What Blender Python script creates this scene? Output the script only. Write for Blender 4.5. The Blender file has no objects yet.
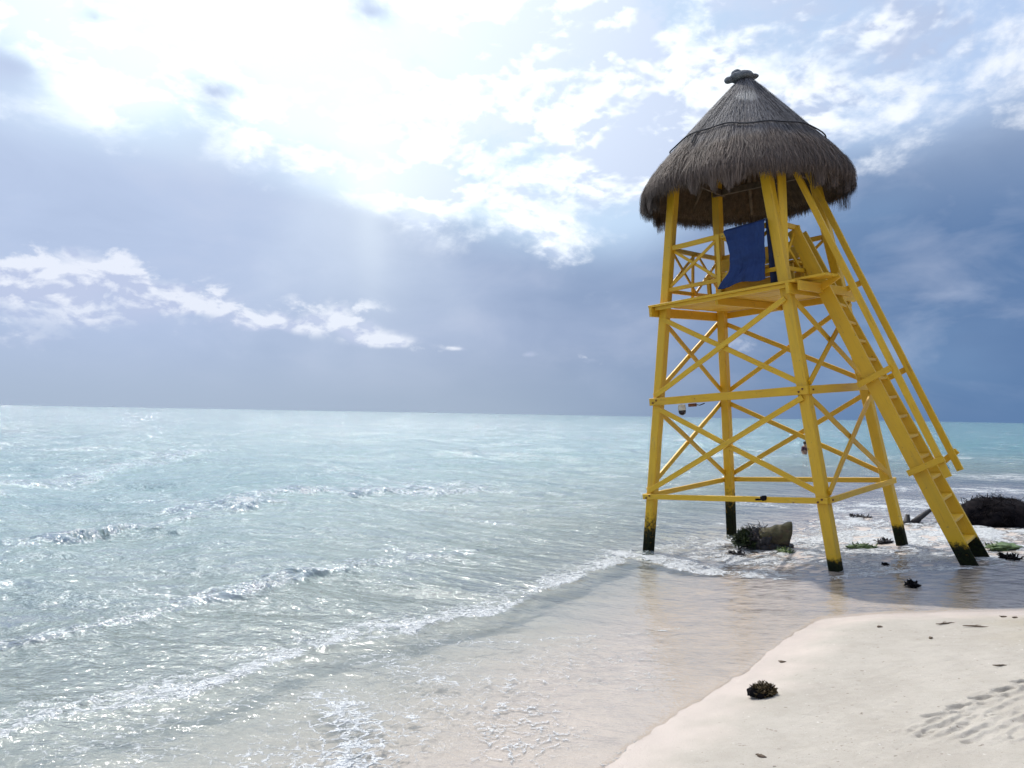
import bpy, bmesh, math, random
import numpy as np
from mathutils import Vector, Matrix, Quaternion
random.seed(7); rng = np.random.default_rng(11)
SC = bpy.context.scene
COL = SC.collection
R = math.radians

# ------------------------------------------------------------------ node helpers
class S:
    """small wrapper: arithmetic on shader sockets"""
    def __init__(s, nt, sock): s.nt = nt; s.k = sock
    def _m(s, op, *a, clamp=False):
        n = s.nt.nodes.new('ShaderNodeMath'); n.operation = op; n.use_clamp = clamp
        for i, v in enumerate((s,) + a):
            if isinstance(v, S): s.nt.links.new(v.k, n.inputs[i])
            else: n.inputs[i].default_value = v
        return S(s.nt, n.outputs[0])
    def __add__(s, o): return s._m('ADD', o)
    __radd__ = __add__
    def __sub__(s, o): return s._m('SUBTRACT', o)
    def __rsub__(s, o): return (s * -1) + o
    def __mul__(s, o): return s._m('MULTIPLY', o)
    __rmul__ = __mul__
    def __truediv__(s, o): return s._m('DIVIDE', o)
    def __neg__(s): return s * -1
    def exp(s): return s._m('EXPONENT')
    def pw(s, p): return s._m('POWER', p)
    def clamp(s): return s._m('ADD', 0.0, clamp=True)
    def mx(s, o): return s._m('MAXIMUM', o)
    def mn(s, o): return s._m('MINIMUM', o)
    def ab(s): return s._m('ABSOLUTE')
    def ss(s, a, b):
        n = s.nt.nodes.new('ShaderNodeMapRange'); n.interpolation_type = 'SMOOTHSTEP'
        s.nt.links.new(s.k, n.inputs[0]); n.inputs[1].default_value = a; n.inputs[2].default_value = b
        return S(s.nt, n.outputs[0])

class NT:
    def __init__(s, nt): s.nt = nt; nt.nodes.clear()
    def new(s, t): return s.nt.nodes.new('ShaderNode' + t)
    def link(s, a, b): s.nt.links.new(a.k if isinstance(a, S) else a, b)
    def setv(s, inp, v):
        if isinstance(v, S): s.nt.links.new(v.k, inp)
        elif hasattr(v, 'is_output'): s.nt.links.new(v, inp)
        elif isinstance(v, (tuple, list)) and len(v) == 3 and inp.type == 'RGBA': inp.default_value = (*v, 1)
        else: inp.default_value = v
    def coord(s, kind='Object'): return s.new('TexCoord').outputs[kind]
    def pos(s): return s.new('NewGeometry').outputs['Position']
    def mapping(s, vec, scale=(1, 1, 1), loc=(0, 0, 0), rot=(0, 0, 0)):
        n = s.new('Mapping'); s.link(vec, n.inputs[0])
        n.inputs['Scale'].default_value = scale; n.inputs['Location'].default_value = loc; n.inputs['Rotation'].default_value = rot
        return n.outputs[0]
    def noise(s, vec, scale=5, detail=4, rough=.5, dist=0, lac=2.0):
        n = s.new('TexNoise'); s.link(vec, n.inputs['Vector'])
        n.inputs['Scale'].default_value = scale; n.inputs['Detail'].default_value = detail
        n.inputs['Roughness'].default_value = rough; n.inputs['Distortion'].default_value = dist; n.inputs['Lacunarity'].default_value = lac
        return S(s.nt, n.outputs['Fac'])
    def voro(s, vec, scale=5, feature='F1', rnd=1):
        n = s.new('TexVoronoi'); n.feature = feature; s.link(vec, n.inputs['Vector'])
        n.inputs['Scale'].default_value = scale; n.inputs['Randomness'].default_value = rnd
        return S(s.nt, n.outputs['Distance'])
    def attr(s, name):
        n = s.new('Attribute'); n.attribute_name = name; return S(s.nt, n.outputs['Fac'])
    def mix(s, f, a, b):
        n = s.new('Mix'); n.data_type = 'RGBA'; s.setv(n.inputs[0], f); s.setv(n.inputs[6], a); s.setv(n.inputs[7], b)
        return n.outputs[2]
    def rgbscale(s, c, f):
        n = s.new('VectorMath'); n.operation = 'SCALE'; s.setv(n.inputs[0], c); s.setv(n.inputs[3], f); return n.outputs[0]
    def mixs(s, f, a, b):
        n = s.new('MixShader'); s.setv(n.inputs[0], f); s.link(a, n.inputs[1]); s.link(b, n.inputs[2]); return n.outputs[0]
    def bump(s, h, strength=.5, dist=.01, normal=None):
        n = s.new('Bump'); s.setv(n.inputs['Height'], h); n.inputs['Strength'].default_value = strength; n.inputs['Distance'].default_value = dist
        if normal is not None: s.link(normal, n.inputs['Normal'])
        return n.outputs[0]
    def sep(s, vec):
        n = s.new('SeparateXYZ'); s.link(vec, n.inputs[0]); return [S(s.nt, o) for o in n.outputs]
    def principled(s, **kw):
        n = s.new('BsdfPrincipled')
        for k, v in kw.items(): s.setv(n.inputs[k.replace('_', ' ')], v)
        return n.outputs[0]
    def out(s, sh):
        o = s.new('OutputMaterial'); s.link(sh, o.inputs[0])

def material(name):
    m = bpy.data.materials.new(name); m.use_nodes = True; return m, NT(m.node_tree)

# ------------------------------------------------------------------ object helpers
def mesh_obj(name, verts, faces, mat=None, parent=None, smooth=False, mw=None):
    me = bpy.data.meshes.new(name)
    me.from_pydata([tuple(v) for v in verts], [], [tuple(f) for f in faces]); me.validate(); me.update()
    return link_mesh(name, me, mat, parent, smooth, mw)
def link_mesh(name, me, mat=None, parent=None, smooth=False, mw=None):
    if mat: me.materials.append(mat)
    if smooth: me.polygons.foreach_set('use_smooth', [True] * len(me.polygons))
    o = bpy.data.objects.new(name, me); COL.objects.link(o)
    if parent is not None: o.parent = parent
    if mw is not None: o.matrix_basis = mw
    return o
def np_mesh(name, V, F, mat, smooth=True):
    """V (n,3), F (m,4) quads"""
    me = bpy.data.meshes.new(name)
    me.vertices.add(len(V)); me.vertices.foreach_set('co', V.astype(np.float32).ravel())
    me.loops.add(F.size); me.loops.foreach_set('vertex_index', F.astype(np.int32).ravel())
    me.polygons.add(len(F)); me.polygons.foreach_set('loop_start', np.arange(0, F.size, F.shape[1], dtype=np.int32))
    me.polygons.foreach_set('use_smooth', np.full(len(F), smooth))
    me.update(calc_edges=True)
    if mat: me.materials.append(mat)
    return me
def empty(name, mw, label, cat, group=None):
    o = bpy.data.objects.new(name, None); COL.objects.link(o); o.matrix_basis = mw; o.empty_display_size = .2
    tag(o, label, cat, group); return o
def tag(o, label=None, cat=None, group=None, kind=None):
    if label: o['label'] = label
    if cat: o['category'] = cat
    if group: o['group'] = group
    if kind: o['kind'] = kind
    return o

def lathe(prof_, n=20):
    vs, fs = [], []
    for (r_, z_) in prof_:
        for j in range(n): t = 2 * math.pi * j / n; vs.append((r_ * math.cos(t), r_ * math.sin(t), z_))
    for i in range(len(prof_) - 1):
        for j in range(n): fs.append((i * n + j, i * n + (j + 1) % n, (i + 1) * n + (j + 1) % n, (i + 1) * n + j))
    return vs, fs
def beam(name, p0, p1, w, t, mat, parent, nrm, taper=1.0, jit=.002):
    """plank from p0 to p1: width w across, thickness t along nrm; object X axis runs along the grain"""
    p0 = Vector(p0); p1 = Vector(p1); d = (p1 - p0); L = d.length; d.normalize()
    n = Vector(nrm); n = (n - d * n.dot(d)).normalized(); b = n.cross(d).normalized()
    M = Matrix((d, b, n)).transposed().to_4x4(); M.translation = p0
    c = min(w, t) * .09
    segs = max(2, int(L / .35)); vs = []; fs = []
    for i in range(segs + 1):
        f = i / segs; k = 1 + (taper - 1) * f
        hw, ht = w / 2 * k, t / 2
        jy, jz = (random.uniform(-jit, jit), random.uniform(-jit, jit)) if 0 < i < segs else (0, 0)
        for (y, z) in ((hw - c, ht), (hw, ht - c), (hw, -ht + c), (hw - c, -ht), (-hw + c, -ht), (-hw, -ht + c), (-hw, ht - c), (-hw + c, ht)):
            vs.append((L * f, y + jy, z + jz))
    for i in range(segs):
        for j in range(8):
            a = i * 8 + j; b2 = i * 8 + (j + 1) % 8
            fs.append((a, a + 8, b2 + 8, b2))
    fs.append(tuple(range(8))); fs.append(tuple(range(segs * 8 + 7, segs * 8 - 1, -1)))
    return mesh_obj(name, vs, fs, mat, parent, mw=M)

def tube(pts, rad, n=8, closed=False):
    """returns verts, faces for a tube through pts"""
    vs, fs = [], []; P = [Vector(p) for p in pts]; m = len(P)
    rad = rad if isinstance(rad, (list, tuple)) else [rad] * m
    up = Vector((0.13, 0.21, 1)).normalized()
    for i, p in enumerate(P):
        a = P[(i - 1) % m] if (closed or i > 0) else P[0]
        b = P[(i + 1) % m] if (closed or i < m - 1) else P[-1]
        d = (b - a).normalized(); x = d.cross(up)
        if x.length < 1e-3: x = d.cross(Vector((1, 0, 0)))
        x.normalize(); y = d.cross(x)
        for j in range(n):
            t = 2 * math.pi * j / n
            vs.append(p + (x * math.cos(t) + y * math.sin(t)) * rad[i])
    for i in range(m if closed else m - 1):
        for j in range(n):
            a = i * n + j; b = i * n + (j + 1) % n; c = ((i + 1) % m) * n
            fs.append((a, b, c + (j + 1) % n, c + j))
    if not closed:
        fs.append(tuple(range(n - 1, -1, -1))); fs.append(tuple(range((m - 1) * n, m * n)))
    return vs, fs
class MB:
    def __init__(s): s.v = []; s.f = []
    def add(s, vf):
        o = len(s.v); s.v += [tuple(v) for v in vf[0]]; s.f += [tuple(i + o for i in f) for f in vf[1]]; return s
    def build(s, name, mat, parent=None, smooth=True, mw=None): return mesh_obj(name, s.v, s.f, mat, parent, smooth, mw)

def pnoise(P, seed=0, octs=3, freq=1.0):
    """cheap smooth value noise from random sinusoids, P (n,3)"""
    r = np.random.default_rng(seed); out = np.zeros(len(P)); a = 1.0; tot = 0
    for o in range(octs):
        for _ in range(6):
            k = r.normal(size=3); k = k / np.linalg.norm(k) * freq * 2 ** o * r.uniform(.7, 1.4)
            out += a * np.sin(P @ k * 2 * np.pi + r.uniform(0, 6.28)) / 6
        tot += a; a *= .55
    return out / tot * 2.2
def lump(center, size, seed, sub=4, amp=.2, freq=2.0, flat=True):
    bm = bmesh.new(); bmesh.ops.create_icosphere(bm, subdivisions=sub, radius=1)
    P = np.array([v.co[:] for v in bm.verts]); n = pnoise(P, seed, 4, freq)
    for v, k in zip(bm.verts, n):
        q = v.co * (1 + amp * k)
        if flat and q.z < -.55: q.z = -.55
        v.co = Vector((q.x * size[0] + center[0], q.y * size[1] + center[1], q.z * size[2] + center[2]))
    vs = [v.co[:] for v in bm.verts]; fs = [tuple(v.index for v in f.verts) for f in bm.faces]; bm.free()
    return vs, fs

# ------------------------------------------------------------------ ground profile (metres; the camera stands at x=0, y=0)
SEA = -.08
def sand0(x, y):
    pl = .05 + .088 * (x - 4.2) - .048 * (y - 10.17)
    cap = .28 - .03 * np.maximum(0, y - 11)
    h = np.clip(.5 + .5 * (cap - pl) / .08, 0, 1)
    return np.maximum(cap * (1 - h) + pl * h - .08 * h * (1 - h), -3)
DRY = [(60, 4.2), (20, 6.2), (12, 7.4), (7.652, 7.633), (5.523, 7.374), (4.801, 7.355), (4.011, 7.514), (3.482, 7.603), (3.079, 7.558), (2.594, 7.02), (2.09, 6.301), (1.647, 5.725), (1.289, 5.284), (0.94, 4.848), (0.642, 4.453), (0.278, 3.991), (-.5, 3.1), (-1.6, 2.0), (-4, .2), (-9, -3), (-20, -9), (-60, -30)]
def seg_dist(x, y, pts, want_side=False):
    best = np.full(x.shape, 1e9); side = np.zeros(x.shape); tt = np.zeros(x.shape); n = len(pts) - 1
    for i in range(n):
        (ax, ay), (bx, by) = pts[i], pts[i + 1]; dx, dy = bx - ax, by - ay; L = dx * dx + dy * dy
        t = np.clip(((x - ax) * dx + (y - ay) * dy) / L, 0, 1); ex = x - ax - t * dx; ey = y - ay - t * dy
        d = np.hypot(ex, ey); m = d < best; best = np.where(m, d, best)
        side = np.where(m, np.sign(dx * (y - ay) - dy * (x - ax)), side); tt = np.where(m, (i + t) / n, tt)
    return best, side, tt
def smooth_noise2(x, y, seed, wl, octs=3):
    return pnoise(np.stack([x.ravel(), y.ravel(), np.zeros(x.size)], 1), seed, octs, 1 / wl).reshape(x.shape)
def dry_sd(x, y):
    d, s, _ = seg_dist(x, y, DRY)      # +ve on the dry (camera) side
    return d * s
def sstep(a, b, v):
    t = np.clip((v - a) / (b - a), 0, 1); return t * t * (3 - 2 * t)

TREAD_BIG = [(2.812, 4.911), (3.012, 5.018), (3.228, 5.139), (3.432, 5.263), (3.63, 5.37), (3.83, 5.48), (2.60, 4.80)]
TREAD_SMALL = [(2.934, 4.90), (3.15, 5.02), (3.366, 5.14), (3.57, 5.25), (2.735, 4.80)]
def sand_h(x, y, fine=True):
    sd = dry_sd(x, y)
    h = sand0(x, y) + .045 * sstep(-.02, .5, sd) + .05 * sstep(.3, 3.0, sd)
    near = np.exp(-((x - 1) ** 2 + (y - 4) ** 2) / 200)
    h = h + .012 * smooth_noise2(x, y, 3, 2.2, 2) * sstep(-1, 1, sd) * near
    if fine:
        dr = sstep(.15, .9, sd)
        # wind ripples and small bumps
        h = h + .0034 * smooth_noise2(x, y, 5, .22, 3) * dr + .0016 * smooth_noise2(x, y, 6, .07, 2) * dr * np.exp(-((x - 3) ** 2 + (y - 6) ** 2) / 30)
        # tyre tread and scuffs, lower right of the beach
        dirx, diry = .86, .51
        u = (x - 2.8) * dirx + (y - 4.7) * diry; v = -(x - 2.8) * diry + (y - 4.7) * dirx
        n = smooth_noise2(x, y, 8, .35, 3); n2 = smooth_noise2(x, y, 9, .09, 2)
        lane = sstep(-.55, -.35, u + .5 * v) * sstep(.28, .12, v + .05 * n) * sstep(-2.2, -1.6, v)
        h = h + lane * (.013 * np.sin((v + .018 * n) * 2 * np.pi / .085 + 1.3 * n2) * (.35 + .65 * sstep(-.2, .6, n)) + .0035 * n2)
        for (tx, ty), ln, wd, dp in [(t, .085, .028, .028) for t in TREAD_BIG] + [(t, .042, .026, .024) for t in TREAD_SMALL] + [((2.36, 4.51), .03, .02, .018), ((2.43, 4.55), .04, .014, .015), ((2.65, 4.61), .05, .016, .018), ((2.91, 4.71), .03, .02, .016), ((2.53, 4.36), .035, .02, .018), ((2.735, 4.86), .07, .015, .015)]:
            a = (x - tx) * .97 + (y - ty) * .1; b = -(x - tx) * .1 + (y - ty) * .97
            r = (np.abs(a) / ln) ** 3 + (np.abs(b) / wd) ** 3
            h = h - dp * np.exp(-r) + dp * .35 * np.exp(-((np.sqrt(r + 1e-9) - 1.35) / .35) ** 2)
    return h

def axis(lo_far, lo, hi, hi_far, step, g, extra=None):
    """coordinates dense in [lo,hi], growing geometrically outside; extra=(a,b,step) denser band"""
    mid = []; c = lo
    while c < hi:
        mid.append(c); c += (extra[2] if extra and extra[0] <= c < extra[1] else step)
    up = []; s = step; c = hi
    while c < hi_far: up.append(c); s *= g; c += s
    up.append(hi_far)
    dn = []; s = step; c = lo - step
    while c > lo_far: dn.append(c); s *= g; c -= s
    dn.append(lo_far)
    return np.array(dn[::-1] + mid + up)
def grid(xs, ys, zf):
    X, Y = np.meshgrid(xs, ys); Z = zf(X, Y); V = np.stack([X.ravel(), Y.ravel(), Z.ravel()], 1)
    nx, ny = len(xs), len(ys); i = np.arange(nx * (ny - 1)).reshape(ny - 1, nx)[:, :-1].ravel()
    return V, np.stack([i, i + 1, i + 1 + nx, i + nx], 1), X, Y
def add_attr(me, name, arr):
    a = me.attributes.new(name, 'FLOAT', 'POINT'); a.data.foreach_set('value', np.ascontiguousarray(arr.ravel(), dtype=np.float32))

# ------------------------------------------------------------------ materials
def mat_sand():
    m, N = material('sand'); P = N.pos()
    wet = N.attr('wet')
    n1 = N.noise(P, 2.2, 5, .6); n2 = N.noise(P, 60, 4, .7); n3 = N.noise(P, 170, 2, .6)
    dry = N.mix(n1.ss(.3, .7), (.385, .350, .302), (.445, .408, .356))
    x, y, z = N.sep(P)
    # yellower, coarser sand patch to the right
    patch = (N.noise(N.mapping(P, (.6, 1.2, 1)), .9, 4, .6) + ((x - 3.9) * .25) - ((y - 6.6).ab() * .10)).ss(.40, .80)
    dry = N.mix(patch * .8, dry, (.375, .325, .235))
    dry = N.mix(N.noise(P, 7, 4, .65).ss(.42, .68) * .35, dry, (.345, .312, .262))
    dry = N.mix(N.noise(N.mapping(P, (1, 1.6, 1)), 21, 2, .5).ss(.70, .735) * .75, dry, (.13, .10, .075))
    dry = N.mix(N.noise(N.mapping(P, (1.5, 1, 1), loc=(5, 3, 0)), 33, 2, .5).ss(.71, .74) * .7, dry, (.62, .60, .56))
    dry = N.mix(n3.ss(.57, .72) * .5, dry, (.2, .17, .13))
    dry = N.mix(N.noise(P, 26, 5, .7).ss(.5, .75) * .22, dry, (.30, .265, .21))
    wetc = N.mix(n1.ss(.3, .75), (.50, .43, .378), (.56, .478, .42))
    c = N.mix(wet, dry, wetc)
    h = n2 * .5 + n3 * .5 + N.noise(P, 14, 3, .6) * .8
    bn = N.bump(h, .8, .011)
    dm = (1.0 - wet)
    rough = 0.92 - wet * .5
    N.out(N.principled(Base_Color=c, Roughness=rough, Normal=bn)); return m

def mat_water():
    m, N = material('sea_water'); P = N.pos()
    dep = N.attr('depth'); foam = N.attr('foam'); calm = N.attr('calm')
    P2 = N.mapping(P, (1, 1, 1), rot=(0, 0, R(28)))
    w1 = N.noise(N.mapping(P2, (.5, 1.25, 1)), .9, 3, .55)
    w2 = N.noise(N.mapping(P2, (.75, 1.3, 1), loc=(4, 2, 0)), 3.2, 3, .6, .3)
    w3 = N.noise(N.mapping(P2, (.8, 1.2, 1), loc=(1, 7, 0)), 11, 3, .6, .4)
    w4 = N.noise(P, 34, 2, .6, .3)
    amp = 1.0 - calm * .93
    h = (w1 * .42 * amp + w2 * .14 * amp + w3 * (.042 * amp) + w4 * (.0075 * (1.0 - calm * .55)))
    bn = N.bump(h, 1.0, 1.0)
    # steep little facets that catch the sun: unresolved chop, tilted normals at three sizes
    geo = N.new('NewGeometry')
    def cnoise(sc, det, mp):
        n_ = N.new('TexNoise'); N.link(N.mapping(P2, mp), n_.inputs['Vector']); n_.inputs['Scale'].default_value = sc; n_.inputs['Detail'].default_value = det; n_.inputs['Roughness'].default_value = .6
        q_ = N.new('VectorMath'); q_.operation = 'SUBTRACT'; N.link(n_.outputs['Color'], q_.inputs[0]); q_.inputs[1].default_value = (.5, .5, .5); return q_.outputs[0]
    def vadd(a, b):
        q_ = N.new('VectorMath'); q_.operation = 'ADD'; N.link(a, q_.inputs[0]); N.link(b, q_.inputs[1]); return q_.outputs[0]
    patchy = (N.noise(N.mapping(P2, (.35, 1.1, 1)), .55, 4, .6) * .62 + N.noise(N.mapping(P2, (.3, 1.5, 1)), .07, 3, .6) * .38 + N.attr('crest') * .22).ss(.50, .67)
    x, y, z = N.sep(P)
    big3 = dep.ss(.06, .60)
    far = ((y - 25.0) * .012).clamp()
    k1 = big3 * (patchy * (2.0 - far * .8) + .16 + far * .35)
    fac = vadd(N.rgbscale(cnoise(14, 2, (.7, 1.3, 1)), k1 * 2.6 + .22), vadd(N.rgbscale(cnoise(3.4, 2, (.6, 1.3, 1)), k1 * 2.0 + .08), N.rgbscale(cnoise(.7, 2, (.5, 1.3, 1)), k1 * 1.0)))
    flat = N.new('VectorMath'); flat.operation = 'MULTIPLY'; N.link(fac, flat.inputs[0]); flat.inputs[1].default_value = (1, 1, 0)
    nn = N.new('VectorMath'); nn.operation = 'NORMALIZE'; N.link(vadd(bn, flat.outputs[0]), nn.inputs[0]); gn = nn.outputs[0]
    # body colour: clear over sand, turquoise and milky as the water gets deeper
    big = N.noise(N.mapping(P, (.5, 1.6, 1)), .16, 4, .55)
    x, y, z = N.sep(P)
    deepc = N.mix((dep * .7).clamp(), (.42, .50, .475), N.mix(big.ss(.35, .65), (.225, .355, .385), (.285, .415, .43)))
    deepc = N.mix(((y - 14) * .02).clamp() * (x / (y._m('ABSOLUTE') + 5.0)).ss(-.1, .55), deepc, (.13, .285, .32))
    f = 1.0 - (dep * -2.1).exp()
    f = (f * .94)
    diff = N.new('BsdfDiffuse'); N.setv(diff.inputs[0], deepc); N.link(bn, diff.inputs['Normal'])
    tr = N.new('BsdfTransparent'); N.setv(tr.inputs[0], N.mix((dep * 2).clamp(), (1, 1, 1), (.86, .97, .97)))
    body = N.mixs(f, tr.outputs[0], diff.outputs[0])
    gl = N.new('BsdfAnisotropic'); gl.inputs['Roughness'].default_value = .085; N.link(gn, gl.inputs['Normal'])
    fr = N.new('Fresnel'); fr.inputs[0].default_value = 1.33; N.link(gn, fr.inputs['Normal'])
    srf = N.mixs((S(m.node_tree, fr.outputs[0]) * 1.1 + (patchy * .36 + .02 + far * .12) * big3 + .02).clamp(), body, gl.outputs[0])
    # foam lace
    Pw = N.mapping(P, (1, 1, 1))
    wn = N.new('VectorMath'); wn.operation = 'ADD'; N.link(Pw, wn.inputs[0])
    nz = N.new('TexNoise'); N.link(P, nz.inputs['Vector']); nz.inputs['Scale'].default_value = 6; nz.inputs['Detail'].default_value = 3
    N.link(N.rgbscale(nz.outputs['Color'], .22), wn.inputs[1])
    v1 = N.voro(wn.outputs[0], 7.5, 'DISTANCE_TO_EDGE'); v2 = N.voro(wn.outputs[0], 24, 'DISTANCE_TO_EDGE')
    fine = N.noise(P, 38, 4, .7); med = N.noise(N.mapping(P2, (.6, 1.3, 1)), 5.5, 5, .65)
    lace = (v1.ss(.20, .0)) * .50 + (v2.ss(.3, .0)) * .28 + fine * .38 + med * .95 - .16
    fm = (lace + foam * 1.25 - 1.44).ss(.0, .42)
    fm = fm * foam.ss(.02, .12)
    fd = N.new('BsdfDiffuse'); N.setv(fd.inputs[0], (.70, .72, .735)); N.link(N.bump(lace + med, 1.0, .05), fd.inputs['Normal'])
    N.out(N.mixs(fm * .92, srf, fd.outputs[0]))
    return m

def mat_paint(name='yellow_paint', base=(.70, .42, .017), dark=(.44, .215, .012)):
    m, N = material(name)
    O = N.coord('Object'); oi = N.new('ObjectInfo'); rnd = S(m.node_tree, oi.outputs['Random'])
    off = N.new('VectorMath'); off.operation = 'ADD'; N.link(O, off.inputs[0]); N.setv(off.inputs[1], N.rgbscale(oi.outputs['Location'], 3.7)); V = off.outputs[0]
    grain = N.noise(N.mapping(V, (2.0, 34, 34)), 2, 5, .65)
    bl = N.noise(V, 3.5, 5, .6); sp = N.noise(V, 22, 4, .75)
    c = N.mix(bl.ss(.3, .75), base, N.mix(rnd, (.74, .465, .025), (.63, .345, .015)))
    c = N.mix(grain.ss(.55, .8) * .45, c, dark)
    c = N.mix(bl.ss(.58, .8) * .35, c, (.78, .58, .12))          # sun-bleached patches
    wear = (sp + bl * .45).ss(.88, .97)
    c = N.mix(wear * .85, c, (.12, .075, .045))
    rust = (N.noise(N.mapping(V, (1.2, 16, 16)), 2.3, 4, .6) + bl * .35).ss(.78, .92)
    c = N.mix(rust * .5, c, (.30, .12, .02))
    grime = N.noise(N.mapping(V, (.6, 5, 5)), 1.7, 4, .6).ss(.5, .75)
    c = N.mix(grime * .28, c, (.36, .235, .035))                     # chipped to bare wood
    st = N.attr('stain')
    c = N.mix((st + (sp - .5) * 1.5 * st.ss(0, .3)).ss(.25, .85), c, N.mix(sp.ss(.4, .6), (.006, .008, .007), (.016, .02, .008)))
    N.out(N.principled(Base_Color=c, Roughness=st * .45 + .5, Specular_IOR_Level=st * -.42 + .5, Normal=N.bump(grain * .6 + sp * .4, .45, .008))); return m

def mat_thatch():
    m, N = material('palm_thatch')
    g = N.new('NewGeometry'); r = S(m.node_tree, g.outputs['Random Per Island']); P = g.outputs['Position']
    O = N.coord('Object'); x, y, z = N.sep(O)
    n = N.noise(O, 3.0, 4, .6)
    top = N.mix(r, (.048, .045, .052), (.185, .178, .188))
    low = N.mix(r, (.050, .036, .030), (.185, .135, .105))
    f = (z + (n - .5) * .9).ss(5.85, 6.35)
    c = N.mix(f, low, top)
    patch = ((((x - .30) * (x - .30)) + ((y + .36) * (y + .36)) + ((z - 6.82) * (z - 6.82))) + (n - .5) * .10).ss(.045, .0)
    c = N.mix(patch * .75, c, (.46, .45, .43))                     # bleached bald patch near the top
    N.out(N.principled(Base_Color=c, Roughness=.75)); return m

def simple(name, c1, c2, scale=8, rough=.8, bump=.3, dist=.01, det=5, coord='Object', metal=0, spec=.5):
    m, N = material(name); O = N.coord(coord); n = N.noise(O, scale, det, .65)
    n2 = N.noise(O, scale * 5, 3, .6)
    c = N.mix((n * .7 + n2 * .3).ss(.35, .65), c1, c2)
    N.out(N.principled(Base_Color=c, Roughness=rough, Metallic=metal, Specular_IOR_Level=spec, Normal=N.bump(n * .6 + n2 * .4, bump, dist))); return m

M_SAND = mat_sand(); M_WATER = mat_water(); M_PAINT = mat_paint(); M_THATCH = mat_thatch()
M_UNDER = simple('dark_thatch_underside', (.05, .032, .022), (.12, .08, .05), 14)  # darker brown than the outer thatch
M_POLE = simple('dark_bark_pole', (.06, .04, .025), (.13, .09, .06), 12)
M_CAP = simple('weathered_cement', (.09, .10, .115), (.19, .205, .225), 9, .9, .6, .02)
M_ROPE = simple('dark_rope', (.02, .02, .025), (.05, .05, .06), 40)
M_BLUE = simple('blue_canvas', (.005, .024, .105), (.008, .034, .14), 5, .8, .25, .01)
M_BLUE_SHADE = simple('shaded_blue_canvas', (.006, .014, .05), (.010, .022, .075), 5, .8, .25, .01)  # same blue canvas, the fold's shade painted in as a darker colour
M_WEED = simple('dark_sargassum', (.005, .005, .007), (.014, .011, .012), 9, .95, .7, .02, spec=.08)
M_BROWNWEED = simple('brown_sargassum', (.05, .032, .012), (.15, .10, .035), 9, .6, .6, .01)
M_GREEN = simple('green_seaweed', (.05, .09, .03), (.17, .24, .08), 12, .4, .5, .01)
M_MOSS = simple('mossy_green_weed', (.012, .022, .010), (.045, .07, .02), 12, .5, .5, .01)
M_DRIFT = simple('wet_driftwood', (.010, .010, .014), (.04, .034, .034), 14, .6, .6, .01)
M_TWIG = simple('dry_twig', (.08, .055, .035), (.18, .13, .09), 20)
M_WHITEPL = simple('cream_plastic', (.62, .60, .50), (.70, .68, .58), 3, .4, .05)
M_DOME = simple('dark_dome', (.008, .006, .014), (.014, .01, .02), 2, .12, 0)
M_RUST = simple('rusty_bracket', (.10, .035, .015), (.26, .10, .035), 30, .8, .5)
M_SKIN = simple('skin', (.34, .18, .11), (.40, .22, .14), 6, .55, .05)
M_HAIR = simple('dark_hair', (.008, .006, .005), (.02, .014, .01), 40, .5, .4)
M_CYAN = simple('light_blue_cloth', (.10, .46, .58), (.16, .56, .66), 8, .8, .2)
M_AZURE = simple('azure_cloth', (.02, .26, .58), (.03, .33, .66), 8, .8, .2)
M_MAROON = simple('maroon_swimsuit', (.05, .012, .02), (.09, .02, .03), 8, .7, .2)

def mat_log():
    m, N = material('mossy_palm_stump'); O = N.coord('Object'); x, y, z = N.sep(O)
    n = N.noise(N.mapping(O, (2, 9, 9)), 3, 5, .65); n2 = N.noise(O, 7, 4, .6)
    c = N.mix(n.ss(.35, .65), (.028, .020, .012), (.075, .05, .028))
    c = N.mix((n2 + z * .9).ss(.55, .85) * .8, c, (.085, .08, .032))          # green algae on the upper side
    c = N.mix((z + (n2 - .5) * .2).ss(.16, .04), c, (.016, .017, .014))       # soaked lower part
    N.out(N.principled(Base_Color=c, Roughness=.7, Normal=N.bump(n + n2, .9, .02))); return m
M_LOG = mat_log()

# ------------------------------------------------------------------ ground
xs = axis(-4000, -1.2, 4.6, 4000, .022, 1.045, extra=(1.9, 4.4, .0085)); ys = axis(-4000, 3.4, 8.4, 9000, .022, 1.045, extra=(3.9, 5.9, .0085))
V, F, X, Y = grid(xs, ys, sand_h)
me = np_mesh('sand_beach', V, F, M_SAND)
sd = dry_sd(X, Y)
wetn = .10 * smooth_noise2(X, Y, 21, 1.1, 3) + .04 * smooth_noise2(X, Y, 22, .25, 2)
add_attr(me, 'wet', 1 - sstep(-.12, .48, sd + wetn * 1.6))
tag(link_mesh('sand', me), kind='structure')

# ------------------------------------------------------------------ sea
SWASH = [(-9, .5), (-5.6, 2.9), (-3.9, 4.2), (-3.402, 4.791), (-3.23, 5.08), (-3.133, 5.458), (-2.846, 5.564), (-2.512, 5.756), (-2.21, 6.115), (-1.831, 6.995), (-1.304, 7.243), (-0.863, 7.783), (-0.085, 8.346), (0.634, 9.717), (1.238, 10.703), (1.952, 11.745)]
FILM = [(-1.5, 7.0), (-0.744, 7.151), (0.115, 7.298), (0.873, 7.475), (1.669, 7.665)]
TOE = [(1.898, 11.421), (2.452, 10.675), (3.181, 9.986), (3.782, 9.5), (4.758, 9.75), (5.443, 9.715), (6.4, 9.5), (9, 9.2)]
W2 = [(-7.5, 6.0), (-5.004, 6.986), (-4.257, 7.526), (-3.367, 8.369), (-2.674, 9.449), (-2.052, 9.904), (-1.638, 10.448), (-1.099, 10.989), (-0.573, 11.581)]
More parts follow.
